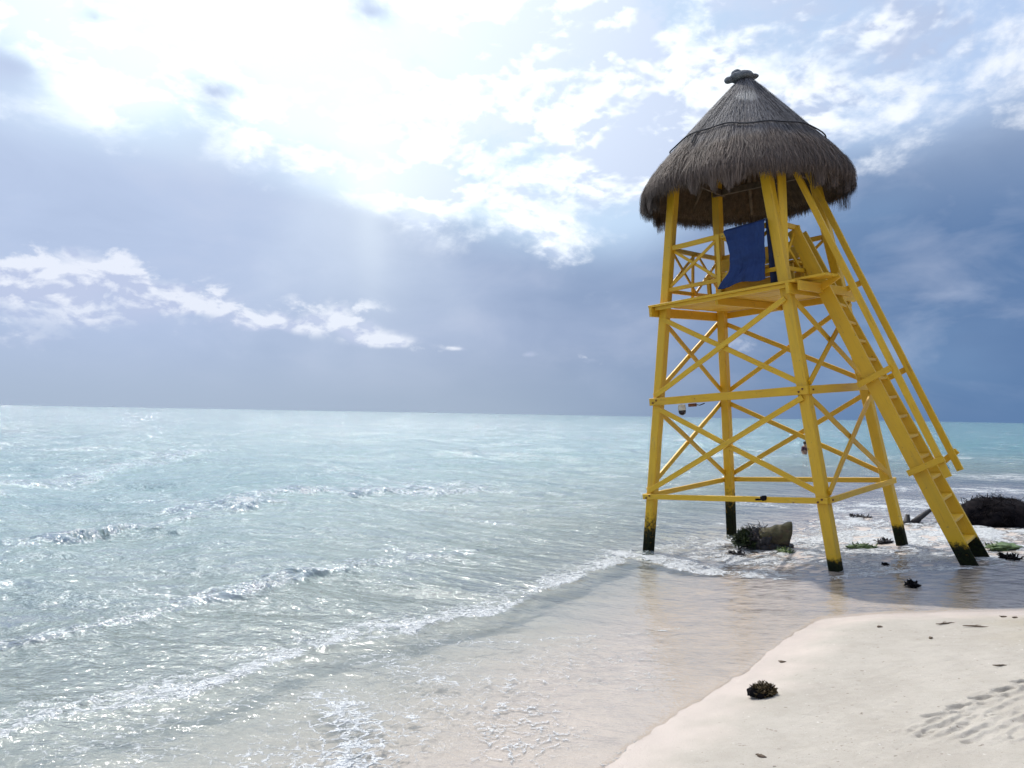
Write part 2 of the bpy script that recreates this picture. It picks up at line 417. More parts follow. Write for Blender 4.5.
W3 = [(-10, 11.0), (-6.982, 12.251), (-6.676, 13.336), (-6.054, 15.39), (-5.424, 18.16), (-4.399, 19.215), (-2.417, 21.084), (-0.285, 22.048)]
W5 = [(-13.6, 22), (-13.177, 24.626), (-13.128, 30.264), (-12.047, 34.93)]
STREAK = [(-1.317, 5.919), (-1.104, 5.443), (-0.906, 4.648), (-0.839, 4.272), (-.8, 3.6)]
def waves(X, Y, sx, sy):
    """open water chop; short waves are dropped where the grid is too coarse for them"""
    Z = np.zeros_like(X); r = np.random.default_rng(5)
    for k in range(56):
        wl = .45 * (14 / .45) ** (k / 55) * r.uniform(.9, 1.1); a = .0052 * wl ** .85
        th = R(62) + r.normal() * .55
        cx, cy = math.cos(th), math.sin(th)
        res = np.maximum(sx * abs(cx), sy * abs(cy)); fade = sstep(.32, .16, res / wl)
        ph = (X * cx + Y * cy) * 2 * np.pi / wl + r.uniform(0, 6.28)
        Z += a * fade * (np.sin(ph) + .25 * np.cos(2 * ph))
    return Z
xs = axis(-9000, -6.0, 7.5, 9000, .03, 1.035); ys = axis(-3.5, 3.6, 13.5, 14000, .03, 1.016)
sx = np.gradient(xs)[None, :]; sy = np.gradient(ys)[:, None]
X, Y = np.meshgrid(xs, ys)
s0 = sand0(X, Y); sd = dry_sd(X, Y)
depth0 = np.maximum(SEA - s0, 0)
near = (np.abs(X) < 60) & (Y < 60)
off = sstep(.02, 1.1, depth0)                               # how open the water is
Z = SEA + waves(X, Y, sx, sy) * (.06 + .94 * off)
n_a = smooth_noise2(X, Y, 31, 1.3, 3); n_b = smooth_noise2(X, Y, 32, .35, 3); n_c = smooth_noise2(X, Y, 33, 4.5, 2)
def ridge(pts, amp, front, back, lo=0, hi=1, wob=.10):
    d, s, t = seg_dist(X, Y, pts); q = d * s + wob * n_a   # s>0 : left of the direction = seaward
    e = sstep(lo - .12, lo + .1, t) * sstep(hi + .05, hi - .15, t)
    return amp * e * np.where(q > 0, np.exp(-(q / back) ** 2), np.exp(-(q / front) ** 2)), q, e
n_d = smooth_noise2(X, Y, 35, 2.6, 2)
r1, q1, e1 = ridge(SWASH, .022, .12, .45, -.2, 1.3, .16)
r2, q2, e2 = ridge(W2, .075, .14, .40, .0, 1.1, .22); r2 = r2 * np.clip(.65 + .8 * n_d, 0, 1.4)
r3, q3, e3 = ridge(W3, .17, .35, 1.0, 0, 1.0, .45); r3 = r3 * np.clip(.65 + .8 * n_d, 0, 1.4)
r5, q5, e5 = ridge(W5, .10, .5, 1.4, -.2, 1.3, .6)
rt, qt, et = ridge(TOE, .02, .06, .35, -.2, 1.3)
Z = Z + r1 * (.7 + .5 * n_b) + r2 * (.8 + .35 * n_b) + r3 * (.85 + .3 * n_a) + r5 + rt * (.8 + .5 * n_b)
film = s0 + .010 + .0035 * n_b * sstep(-.2, -1.2, sd) 
k = .03; hh = np.clip(.5 + .5 * (Z - film) / k, 0, 1)
Z = film * (1 - hh) + Z * hh + k * hh * (1 - hh)
Z = Z - .09 * sstep(-.16, .12, sd + .03 * n_b)
# foam-carrying turbulence round the tower legs
turb = np.exp(-(((X - 5.4) / 3.4) ** 2 + ((Y - 13.0) / 3.0) ** 2))
Z = Z + turb * (.022 * n_b + .018 * n_a) * sstep(-.1, -1.6, sd)
depth = np.maximum(Z - s0, 0)
foam = np.zeros_like(X)
def line_foam(q, e, front, back, amp):
    return amp * e * np.where(q > 0, np.exp(-(q / back)), np.exp(-(q / front) ** 2))
rough_line = np.clip(.62 + .55 * n_a + .30 * n_b, .05, 1.25)
foam += line_foam(q1, e1, .07, .50, .98) * rough_line
dS, sS, tS = seg_dist(X, Y, SWASH)
foam += .34 * np.exp(-(((X + 1.1) / .55) ** 2 + ((Y - 7.75) / .40) ** 2)) * (.9 + .5 * n_b)
foam += line_foam(q2, e2, .08, .45, .55) * sstep(.95, .55, seg_dist(X, Y, W2)[2]) * np.clip(.7 + .6 * n_a, 0, 2)
foam += line_foam(q3, e3, .15, .7, .62) * np.clip(.5 + .8 * n_a, 0, 2)
foam += line_foam(qt, et, .08, .6, .92) * rough_line
dF, sF, tF = seg_dist(X, Y, FILM); foam += .42 * np.exp(-(dF / .035) ** 2) * np.clip(.6 + .7 * n_a, 0, 2) * sstep(0, .3, tF)
dK, sK, tK = seg_dist(X, Y, STREAK); foam += .46 * np.exp(-((dK + .04 * n_b) / .17) ** 2) * (.8 + .4 * n_a)
# thin lace over the whole swash film on the left
lace_zone = sstep(-.05, -.6, sd) * sstep(.12, -.4, np.where(near, q1, 1)) * sstep(4.0, -.5, X)
foam += .43 * lace_zone * (.75 + .35 * n_a) * sstep(9.2, 6.4, Y)
foam += .50 * np.exp(-((sd + .10 + .05 * n_b) / .05) ** 2) * sstep(1.3, .3, X) * sstep(-.3, .3, n_a + .2)
for (fx, fy, rx, ry, a) in [(3.6, 12.9, 1.3, .8, .45), (4.6, 11.6, 1.6, .9, .50), (5.9, 12.8, 1.8, 1.0, .62), (7.6, 12.8, 1.9, 1.1, .66), (6.9, 15.2, 1.7, 1.0, .52), (8.6, 17.5, 2.2, 1.2, .50), (11.5, 19, 2.8, 1.5, .55), (2.5, 11.3, .8, .7, .42), (14, 24, 4, 1.6, .5), (5.9, 19.5, 2.0, .9, .28), (20, 30, 6, 2.2, .45), (26, 44, 9, 2.5, .42), (3.1, 15.5, 1.2, .7, .22), (6.2, 10.6, 1.3, .5, .35), (8.2, 10.7, 1.5, .6, .45)]:
    foam += 1.3 * a * np.exp(-(((X - fx) / rx) ** 2 + ((Y - fy) / ry) ** 2)) * (.85 + .55 * n_b + .35 * n_a)
foam += np.where((X > 3) & (Y > 10) & (Y < 60), .16 * sstep(.9, .1, depth) * np.clip(.6 + n_a, 0, 2), 0)
foam += .22 * sstep(.45, .05, depth) * sstep(.0, -.5, -q1 - .2) * sstep(1.2, .0, np.abs(q1)) * np.clip(.5 + n_a, 0, 2)
far_br = .55 * np.exp(-(((X + 2.5) / 5.0) ** 2 + ((Y - 119) / 2.5) ** 2)) + .4 * np.exp(-(((X - 10) / 5.0) ** 2 + ((Y - 190) / 3) ** 2)) + .4 * np.exp(-(((X - 49) / 4.0) ** 2 + ((Y - 150) / 3) ** 2))
foam += far_br
foam = np.clip(foam, 0, 1.15)
crest = np.clip(r3 / .10, 0, 1) + np.clip(r2 / .08, 0, 1) * .9 + np.clip(r5 / .1, 0, 1) + .5 * np.clip(r1 / .04, 0, 1)
nx, ny = len(xs), len(ys); V = np.stack([X.ravel(), Y.ravel(), Z.ravel()], 1)
i = np.arange(nx * (ny - 1)).reshape(ny - 1, nx)[:, :-1].ravel(); F = np.stack([i, i + 1, i + 1 + nx, i + nx], 1)
keep = (sd.ravel()[F] < .12).any(1); F = F[keep]
used = np.zeros(len(V), bool); used[F.ravel()] = True; remap = np.cumsum(used) - 1
me = np_mesh('sea', V[used], remap[F], M_WATER)
add_attr(me, 'depth', depth.ravel()[used]); add_attr(me, 'foam', foam.ravel()[used])
add_attr(me, 'crest', crest.ravel()[used]); add_attr(me, 'calm', (1 - sstep(.03, .45, depth)).ravel()[used])
tag(link_mesh('sea', me), kind='structure')

# ------------------------------------------------------------------ lifeguard tower
TM = Matrix(((0.7014, 0.7070, -0.0906), (-0.7097, 0.7045, 0.0034), (0.0662, 0.0619, 0.9959)))
TW = TM.to_4x4(); TW.translation = Vector((4.0527, 12.0736, 0))
tower = empty('lifeguard_tower', TW, 'tall yellow wooden lifeguard tower with a conical thatched roof standing in the shallows', 'lifeguard tower')
PL = {'FL': ((-1.4475, -1.2268, .0827), (-.8207, -.7494, 5.3627)), 'FR': ((1.4637, -1.2077, .0536), (.7847, -.7702, 5.4875)),
      'BL': ((-1.4366, 1.2681, -.0989), (-.8274, .6685, 5.7777)), 'BR': ((1.4507, 1.2321, -.048), (.8748, .7972, 5.1324))}
def PT(k, z, ox=0, oy=0):
    a, b = Vector(PL[k][0]), Vector(PL[k][1]); p = a + (b - a) * ((z - a.z) / (b.z - a.z)); return p + Vector((ox, oy, 0))
def stain(o, z_lo, z_hi, world=False):
    """dark algae and tar mark at the foot, as an attribute on the wood itself (height up the post)"""
    me = o.data; n = len(me.vertices); co = np.zeros(n * 3, np.float32); me.vertices.foreach_get('co', co); co = co.reshape(-1, 3)
    Mm = np.array(o.matrix_basis); L = co @ Mm[:3, :3].T + Mm[:3, 3]
    add_attr(me, 'stain', sstep(z_hi, z_lo, L[:, 2]))
def resub(o, cuts):
    bm = bmesh.new(); bm.from_mesh(o.data)
    xs_ = sorted({round(v.co.x, 5) for v in bm.verts})
    es = [e for e in bm.edges if abs(e.verts[0].co.x - e.verts[1].co.x) > .1]
    bmesh.ops.subdivide_edges(bm, edges=es, cuts=cuts, use_grid_fill=True); bm.to_mesh(o.data); bm.free()
for k, lo, hi, w in (('FL', .10, 1.05, .138), ('FR', .10, .27, .146), ('BL', .20, 1.15, .138), ('BR', .16, .36, .138)):
    p = beam('post', PT(k, -.75), PT(k, PL[k][1][2] + .45), w, w, M_PAINT, tower, (0, -1, 0), jit=.003)
    resub(p, 5); stain(p, lo, hi)
PW = .073
def ring(z, h, t=.04, skip=()):
    e = .098
    for a, b, off in (('FL', 'FR', (0, -1)), ('BL', 'BR', (0, 1)), ('FL', 'BL', (-1, 0)), ('FR', 'BR', (1, 0))):
        ex = (PT(b, z) - PT(a, z)).normalized() * (e if off[0] == 0 else .0)
        o = Vector((off[0], off[1], 0)) * (PW + t / 2 + .002)
        if off[0] != 0: ex = (PT(b, z) - PT(a, z)).normalized() * (PW - .004)
        beam('beam', PT(a, z) + o - ex, PT(b, z) + o + ex, h, t, M_PAINT, tower, (off[0], off[1], 0))
ring(.93, .078); ring(2.385, .115)
def xbrace(a, b, z0, z1, off, w=.074, t=.032, inset=.0):
    o1 = Vector((off[0], off[1], 0)) * (PW + t / 2 + .003); o2 = Vector((off[0], off[1], 0)) * (PW + t * 1.5 + .006)
    beam('brace', PT(a, z0) + o1, PT(b, z1) + o1, w, t, M_PAINT, tower, (off[0], off[1], 0), jit=.004)
    beam('brace', PT(a, z1) + o2 * .0 - o1 * .0 + Vector((off[0], off[1], 0)) * (PW - t / 2 - .003), PT(b, z0) + Vector((off[0], off[1], 0)) * (PW - t / 2 - .003), w, t, M_PAINT, tower, (off[0], off[1], 0), jit=.004)
for z0, z1 in ((1.02, 2.29), (2.48, 3.66)):
    xbrace('FL', 'FR', z0, z1, (0, -1)); xbrace('BL', 'BR', z0, z1, (0, 1))
    xbrace('FL', 'BL', z0, z1, (-1, 0)); xbrace('FR', 'BR', z0, z1, (1, 0))
# bolt heads where the beams cross the posts
def bolt(p, n):
    n = Vector(n); q = n.to_track_quat('Z', 'Y').to_matrix().to_4x4(); q.translation = p
    v, f = lathe([(.0001, .010), (.013, .010), (.015, .006), (.015, -.004)], 6); mesh_obj('bolt', v, f, M_RUST, tower, False, q)
for zz in (.93, 2.385):
    for k, sx_, sy_ in (('FL', -1, -1), ('FR', 1, -1), ('BL', -1, 1), ('BR', 1, 1)):
        for dx in (-.028, .03): bolt(PT(k, zz + dx * .6) + Vector((dx, sy_ * (PW + .046), 0)), (0, sy_, 0))
        if k != 'BR': bolt(PT(k, zz) + Vector((sx_ * (PW + .046), .01, 0)), (sx_, 0, 0))
# deck
deck = beam('deck', (-1.17, -1.02, 3.868), (1.20, -1.02, 3.868), .17, .036, M_PAINT, tower, (0, 0, 1))
y = -1.02 + .1865
deck_boards = [deck]
while y < 1.06:
    deck_boards.append(beam('deck_board', (-1.05 + random.uniform(-.02, .02), y, 3.868), (1.18 + random.uniform(-.03, .03), y, 3.868 + random.uniform(-.003, .003)), .172, .034, M_PAINT, tower, (0, 0, 1)))
    y += .1865
deck.name = 'deck_board'
for sx_ in (-1, 1): beam('joist', (sx_ * 1.115, -1.14, 3.775), (sx_ * 1.115, 1.12, 3.775), .145, .045, M_PAINT, tower, (1, 0, 0))
beam('joist', (-.04, -1.00, 3.79), (-.04, 1.04, 3.79), .115, .045, M_PAINT, tower, (1, 0, 0))
beam('joist', (-1.08, -1.045, 3.822), (1.08, -1.045, 3.822), .05, .04, M_PAINT, tower, (0, 1, 0))
beam('joist', (-1.08, 1.03, 3.79), (1.08, 1.03, 3.79), .105, .04, M_PAINT, tower, (0, 1, 0))
# small landing planks where the ladder arrives
for i, yy in enumerate((-.72, -.52)):
    beam('landing_plank', (.55, yy, 3.92 + .004 * i), (1.52, yy, 3.925 + .004 * i), .17, .034, M_PAINT, tower, (0, 0, 1))
beam('landing_plank', (1.24, -1.05, 3.80), (1.26, .62, 3.80), .13, .04, M_PAINT, tower, (1, 0, 0))
# railings
def railing(a, b, off, frac0=0.0, frac1=1.0, bays=2, label=None):
    rl = bpy.data.objects.new('railing', None); COL.objects.link(rl); rl.parent = tower
    o = Vector((off[0], off[1], 0)); n = (off[0], off[1], 0)
    zt, zl, zb = 4.75, 4.10, 3.90
    def q(f, z): return PT(a, z).lerp(PT(b, z), f)
    beam('rail', q(frac0, zt) + o * .02, q(frac1, zt) + o * .02, .075, .04, M_PAINT, rl, n)
    beam('rail', q(frac0, zl) + o * .02, q(frac1, zl) + o * .02, .06, .036, M_PAINT, rl, n)
    d = (frac1 - frac0) / bays
    for i in range(bays):
        f0, f1 = frac0 + d * i, frac0 + d * (i + 1)
        beam('cross_brace', q(f0, zl), q(f1, zt), .045, .02, M_PAINT, rl, n)
        beam('cross_brace', q(f0, zt) - o * .023, q(f1, zl) - o * .023, .045, .02, M_PAINT, rl, n)
        if i > 0 or bays == 1: beam('baluster', q(f0 if i > 0 else f1, zb) + o * .05, q(f0 if i > 0 else f1, zt + .03) + o * .05, .055, .03, M_PAINT, rl, n)
    return rl
railing('FL', 'FR', (0, -1)); railing('FL', 'BL', (-1, 0)); railing('BL', 'BR', (0, 1)); railing('FR', 'BR', (1, 0), 0, .36, 1)
beam('backing_board', (.985, -.885, 3.92), (.925, -.60, 5.52), .10, .03, M_PAINT, tower, (.75, -.66, 0), taper=1.25)
# ladder
lad = bpy.data.objects.new('ladder', None); COL.objects.link(lad); lad.parent = tower
LS = (Vector((2.757, -.30, .067)), Vector((.886, -.30, 4.717))); RS = (Vector((2.725, .36, .031)), Vector((.70, .36, 4.761)))
for (a, b) in (LS, RS):
    d = (b - a).normalized(); s_ = beam('stringer', a - d * .45, b, .19, .045, M_PAINT, lad, (0, -1, 0)); resub(s_, 4); stain(s_, .20, .42)
z = .30
dl = (LS[1] - LS[0]).normalized()
while z < 3.9:
    a = LS[0] + (LS[1] - LS[0]) * ((z - LS[0].z) / (LS[1].z - LS[0].z)); b = RS[0] + (RS[1] - RS[0]) * ((z - RS[0].z) / (RS[1].z - RS[0].z))
    st = beam('step', a + Vector((0, .0245, 0)), b - Vector((0, .0245, 0)), .175, .036, M_PAINT, lad, (.0, 0, 1)); z += .272
for off, H0, H1, brs, sgn in ((-.33, (1.069, 5.413), (2.642, 1.148), ((1.213, 3.783, 1.559, 3.948), (1.672, 2.412, 2.119, 2.609), (2.207, 1.213, 2.653, 1.402)), -1), (.43, (.929, 5.499), (2.561, 1.155), ((1.202, 3.832, 1.515, 3.912), (1.679, 2.459, 2.016, 2.593), (2.254, 1.19, 2.561, 1.431)), 1)):
    yy = off + sgn * .02
    dd = Vector((H1[0] - H0[0], 0, H1[1] - H0[1])).normalized()
    beam('handrail', Vector((H0[0], yy, H0[1])) - dd * .25, (H1[0], yy, H1[1]), .085, .045, M_PAINT, lad, (0, -1, 0))
    for (x0, z0, x1, z1) in brs:
        beam('handrail_bracket', (x0 - .03, yy + sgn * .044, z0 - .015), (x1 - .03, yy + sgn * .044, z1 - .013), .08, .038, M_PAINT, lad, (0, -1, 0))

# roof ------------------------------------------------------------
roof = bpy.data.objects.new('roof', None); COL.objects.link(roof); roof.parent = tower
untilt = Quaternion((1, 0, 0, 0)).slerp(TM.to_quaternion().inverted() @ Matrix.Rotation(-math.pi / 4 - .003, 3, 'Z').to_quaternion(), .68)
roof.matrix_basis = Matrix.Translation((0, 0, 5.45)) @ untilt.to_matrix().to_4x4() @ Matrix.Translation((0, 0, -5.45))
PROF = np.array([(.04, 7.40), (.30, 7.11), (.61, 6.77), (.90, 6.44), (1.14, 6.17), (1.34, 5.94), (1.48, 5.74), (1.57, 5.58), (1.60, 5.47)])
arc = np.r_[0, np.cumsum(np.hypot(*np.diff(PROF, axis=0).T))]
def prof(s):
    r = np.interp(s, arc, PROF[:, 0]); z = np.interp(s, arc, PROF[:, 1]); e = np.maximum(s - arc[-1], 0)
    return r - e * .10, z - e
def roofpt(s, th, lift):
    r, z = prof(s)
    ds = .05; r2, z2 = prof(s + ds); tr, tz = (r2 - r), (z2 - z); L = np.hypot(tr, tz); nr, nz = -tz / L, tr / L
    # irregular outline: lower and fuller towards the back left, tighter to the right
    lum = 1 + .018 * np.sin(3 * th + 1) + .014 * np.sin(7 * th + 2.4) + .010 * np.sin(13 * th)
    lo = np.clip((6.5 - z) / 1.1, 0, 1); ca = np.cos(th - np.pi / 4)
    rr = (r + nr * lift) * (1 + (lum - 1) * np.clip(r / .8, 0, 1)) * (1 - .004 * lo * lo * ca); zz = z + nz * lift + .03 * lo * ca * np.clip(r, 0, 1.6)
    return np.stack([rr * np.cos(th) + .05 * np.clip((zz - 5.2) / 2, 0, 1), rr * np.sin(th) + .05 * np.clip((zz - 5.2) / 2, 0, 1), zz], -1)
TOT = arc[-1]
def blades(name, n, s0, s1, L0, L1, w, lift0, lift1, parent, mat, seed, curl=0.0, tjit=.06, inner=False, over=.06):
    r = np.random.default_rng(seed)
    u = r.uniform(0, 1, n); st = s0 + (s1 - s0) * (u if inner else u ** .62)
    th = r.uniform(0, 2 * np.pi, n); L = np.minimum(r.uniform(L0, L1, n), TOT + over + r.normal(0, .035, n) - st).clip(.04); rows = []
    li = r.uniform(lift0, lift1, n); lo = li + r.normal(0, .012, n); dth = r.normal(0, tjit, n)
    ww = w * r.uniform(.5, 1.4, n); K = 5
    clump = .5 + .5 * np.sin(th * 23 + 2 * np.sin(th * 5))        # ragged clumps at the hem
    for k in range(K):
        f = k / (K - 1); s = st + L * f * (1 + (.10 * clump - .05) * 1.0)
        t = th + dth * f; lift = li + (lo - li) * f + curl * f * f
        P = roofpt(s, t, lift); half = ww * (1 - .75 * f ** 2) / 2
        T = np.stack([-np.sin(t), np.cos(t), np.zeros(n)], -1)
        tw = np.stack([np.cos(t), np.sin(t), np.zeros(n)], -1) * r.normal(0, .5, n)[:, None]
        Wd = (T + tw * .5); Wd /= np.linalg.norm(Wd, axis=1)[:, None]
        rows.append(np.stack([P - Wd * half[:, None], P + Wd * half[:, None]], 1))
    A = np.stack(rows, 1).reshape(n, K * 2, 3); Vv = A.reshape(-1, 3); base = (np.arange(n) * K * 2)[:, None, None]
    q = np.array([[2 * k, 2 * k + 1, 2 * k + 3, 2 * k + 2] for k in range(K - 1)])[None]
    Fq = (base + q).reshape(-1, 4)
    me = np_mesh(name, Vv, Fq, mat, smooth=False)
    return link_mesh(name, me, parent=parent)
# solid body under the loose leaves
def revolve(name, ss_, lift, mat, parent, flip=False, n=96):
    th = np.linspace(0, 2 * np.pi, n, endpoint=False); rows = [roofpt(np.full(n, s), th, lift) for s in ss_]
    Vv = np.concatenate(rows); m_ = len(rows); Fq = [(i * n + j, i * n + (j + 1) % n, (i + 1) * n + (j + 1) % n, (i + 1) * n + j) for i in range(m_ - 1) for j in range(n)]
    me = np_mesh(name, Vv, np.array(Fq), mat); return link_mesh(name, me, parent=parent)
TOT = arc[-1]
revolve('thatch_core', np.linspace(.02, TOT - .10, 22), -.035, M_THATCH, roof)
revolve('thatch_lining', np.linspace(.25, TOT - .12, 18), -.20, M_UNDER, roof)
blades('thatch', 42000, .0, TOT * .95, .26, .52, .0075, -.03, .012, roof, M_THATCH, 1, tjit=.035)
blades('thatch_fringe', 15000, TOT * .74, TOT * .95, .22, .5, .010, -.20, .03, roof, M_THATCH, 2, curl=.0, tjit=.05, over=.10)
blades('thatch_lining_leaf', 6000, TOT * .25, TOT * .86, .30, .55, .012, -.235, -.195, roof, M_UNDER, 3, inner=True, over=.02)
# slumped tufts hanging from the inner hem
def tufts(n, seed):
    r = np.random.default_rng(seed); A = []
    for c in range(17):
        th0 = r.uniform(0, 2 * np.pi); m_ = 90; sp = r.uniform(.03, .07)
        th = th0 + r.normal(0, sp, m_); ln = r.uniform(.14, .27) * (1 - .6 * np.abs(th - th0) / (3 * sp)) * r.uniform(.8, 1.05, m_)
        rr = r.uniform(1.42, 1.60, m_); z0 = 5.52; K = 4; rows = []
        for k in range(K):
            f = k / (K - 1); x = rr * np.cos(th0 + (th - th0) * (1 - .5 * f)); yv = rr * np.sin(th0 + (th - th0) * (1 - .5 * f)); zz = z0 - (ln + .12) * f
            P = np.stack([x, yv, zz], -1); T = np.stack([-np.sin(th), np.cos(th), 0 * th], -1) * (.007 * (1 - .7 * f))
            rows.append(np.stack([P - T, P + T], 1))
        A.append(np.stack(rows, 1).reshape(m_, K * 2, 3))
    A = np.concatenate(A); n = len(A); K = 4
    q = np.array([[2 * k, 2 * k + 1, 2 * k + 3, 2 * k + 2] for k in range(K - 1)])[None]
    me = np_mesh('hanging_tuft', A.reshape(-1, 3), (np.arange(n)[:, None, None] * K * 2 + q).reshape(-1, 4), M_THATCH, False)
    return link_mesh('hanging_tufts', me, parent=roof)
tufts(17, 4)
# rope round the thatch
pts = []
for j in range(90):
    t = 2 * math.pi * j / 90; s = TOT * .635 + .06 * math.sin(2 * t + .6) + .045 * math.sin(5 * t) + .02 * math.sin(11 * t); pts.append(tuple(roofpt(np.array([s]), np.array([t]), .034)[0]))
v, f = tube(pts, .0115, 7, True); mesh_obj('rope', v, f, M_ROPE, roof, True)
pts = [tuple(roofpt(np.array([TOT * .635 + .02 + .05 * i]), np.array([-1.72 + .01 * i]), .036)[0]) for i in range(5)]
v, f = tube(pts, .012, 6); mesh_obj('rope_end', v, f, M_ROPE, roof, True)
# cap: a lumpy cement blob with a lip
cap = MB(); cap.add(lump((.02, .0, 7.36), (.20, .17, .085), 12, 4, .12, .7)); cap.add(lump((.13, .11, 7.365), (.11, .09, .04), 14, 3, .1, .7)); cap.add(lump((-.05, -.03, 7.43), (.085, .08, .07), 5, 3, .1, .9)); cap.add(lump((-.14, -.11, 7.33), (.075, .07, .055), 6, 3, .08, .9))
cap.build('cap', M_CAP, roof)
for j in range(8):
    t = 2 * math.pi * (j + .5) / 8
    v, f = tube([(.06 * math.cos(t), .06 * math.sin(t), 7.0), (1.40 * math.cos(t), 1.40 * math.sin(t), 5.52)], .03, 7); mesh_obj('rafter', v, f, M_POLE, roof, True)
# ring plate the posts carry
for a, b, off in (('FL', 'FR', (0, -1)), ('BL', 'BR', (0, 1)), ('FL', 'BL', (-1, 0)), ('FR', 'BR', (1, 0))):
    ex = (PT(b, 5.5) - PT(a, 5.5)).normalized() * .12; o = Vector((off[0], off[1], 0)) * -.10
    beam('top_plate', PT(a, 5.80) + o - ex * .3, PT(b, 5.80) + o + ex * .3, .10, .045, M_POLE, roof, (off[0], off[1], 0))

# ------------------------------------------------------------------ things on the tower
def on_tower(p): return TW @ Vector(p)
def tmat(p): m_ = TM.to_4x4(); m_.translation = on_tower(p); return m_
# blue canvas hung over the front railing
def cloth(name, uvpts, nu, nv, mat, parent, mw, seed, amp=.02, thick=.006, hemn=.0):
    """uvpts: function (u,v)->Vector; makes a thin closed sheet"""
    r = np.random.default_rng(seed); U_, V_ = np.meshgrid(np.linspace(0, 1, nu), np.linspace(0, 1, nv))
    P = np.array([uvpts(a, b) for a, b in zip(U_.ravel(), V_.ravel())]); n = pnoise(np.stack([U_.ravel() * 2.2, V_.ravel() * .7, 0 * U_.ravel()], 1), seed, 3, 1.2)
    n2 = pnoise(np.stack([U_.ravel() * 1.2, V_.ravel() * 2.6, 0 * U_.ravel()], 1), seed + 3, 2, 1.0)
    P[:, 1] += amp * n * (.4 + V_.ravel()) + amp * .5 * n2
    f = [(j * nu + i, j * nu + i + 1, (j + 1) * nu + i + 1, (j + 1) * nu + i) for j in range(nv - 1) for i in range(nu - 1)]
    o = mesh_obj(name, P, f, mat, parent, True, mw); md = o.modifiers.new('thickness', 'SOLIDIFY'); md.thickness = thick
    return o
cv = empty('blue_canvas_sheet', tmat((.45, -1.0, 3.9)), 'blue canvas sheet hung over the front railing below the thatched roof', 'canvas sheet')
def main_uv(u, v):
    top = Vector((.165 + .655 * u, -.93 - .05 * (1 - abs(2 * u - 1)), 4.79 + .03 * u)); 
    xl = (.165 + .085) - .085 + .085 * math.sin(math.pi * min(1, v * 1.05)) ** 1.2 * (1 if v < .9 else .9) - .17 * max(0, (v - .72) / .28) ** 1.3
    xr = .82 - .05 * v
    x = xl + (xr - xl) * u; z = 4.80 + .02 * u - v * (.845 + (.02 * math.sin(u * 9)) - .0 * u)
    y = -1.015 - .03 * v + (.0 if v > .04 else (.04 - v) * 2.0)
    return (x - .45, y + 1.0, z - 3.9)
cloth('main_panel', main_uv, 44, 44, M_BLUE, cv, None, 3, .035)
def fold_uv(u, v): return (.775 + .13 * u - .45, -.90 + .06 * u + 1.0, 4.93 - 1.01 * v - .12 * (1 - u) * (1 - v) - 3.9)
o = cloth('folded_end', fold_uv, 14, 34, M_BLUE_SHADE, cv, None, 9, .012); o['label'] = 'folded end of the blue sheet in painted shade beside the right front post'
# yellow bench with a plank back on the deck, mostly behind the canvas
bn = empty('wooden_bench', tmat((.15, .1, 3.89)), 'yellow plank bench on the tower deck, half hidden behind the blue canvas', 'bench')
for i in range(3): beam('backrest', (-.86, .14, .22 + .20 * i), (.66, .14, .22 + .20 * i - .02), .19, .03, M_PAINT, bn, (0, -1, 0))
for i in range(2): beam('seat', (-.84, -.02 - .19 * i, .40), (.66, -.02 - .19 * i, .40), .18, .03, M_PAINT, bn, (0, 0, 1))
for x_ in (-.78, .60):
    for y_ in (.10, -.26): beam('leg', (x_, y_, .004), (x_, y_, .38), .06, .05, M_PAINT, bn, (0, -1, 0))
# dome camera under the middle beam
dc = empty('dome_camera', tmat((-.777, -1.0, 2.315)), 'small cream dome camera with a dark lens cover hanging under the middle beam', 'camera')
v, f = lathe([(0.001, .0), (.045, .0), (.055, -.02), (.06, -.075), (.058, -.09)]); mesh_obj('housing', v, f, M_WHITEPL, dc, True)
v, f = lathe([(.056, -.09), (.056, -.12), (.045, -.148), (.026, -.162), (.001, -.168)]); mesh_obj('dome_cover', v, f, M_DOME, dc, True)
jb = empty('junction_box', tmat((-.56, -1.03, 2.318)), 'rusty brown bracket box fixed under the middle beam beside the dome camera', 'junction box')
beam('box', (-.07, 0, -.025), (.05, 0, -.025), .05, .045, M_RUST, jb, (0, 1, 0)); v, f = tube([(.05, 0, -.02), (.12, -.01, -.035), (.2, 0, -.012)], .008, 6); mesh_obj('cable', v, f, M_ROPE, jb, True)
mb = MB(); mb.add(lump((0, 0, .0), (.05, .035, .035), 41, 3, .3, 1.4, False)); mb.add(lump((-.08, 0, -.02), (.05, .02, .014), 42, 3, .3, 1.4, False))
tag(mb.build('seaweed_scrap', M_WEED, None, True, tmat((.57, -1.252, .95))), 'black scrap of seaweed caught on the lowest front beam of the tower', 'seaweed')

# ------------------------------------------------------------------ beach and shallows
def gz(x, y): return float(sand_h(np.array([float(x)]), np.array([float(y)]), False)[0])
def surf(x, y): return max(SEA, gz(x, y))
def at(x, y, z=None, rz=0): 
    m_ = Matrix.Rotation(rz, 4, 'Z'); m_.translation = Vector((x, y, surf(x, y) if z is None else z)); return m_
def twig_cloud(mb, n, size, seed, L=.2, rad=.006, center=(0, 0, 0), up=.4, surface=.8):
    r = np.random.default_rng(seed)
    for _ in range(n):
        d = r.normal(size=3); d[2] = abs(d[2]); d /= np.linalg.norm(d); k = r.uniform(surface, 1.02)
        p = np.array(center) + d * np.array(size) * k; t = r.normal(size=3); t -= t @ d * d * (1 - up); t /= np.linalg.norm(t)
        t = t * .8 + d * r.uniform(-.1, up); l = L * r.uniform(.4, 1.2); b = r.normal(size=3) * l * .25
        mb.add(tube([p, p + t * l * .5 + b, p + t * l], [rad, rad * .8, rad * .3], 4))
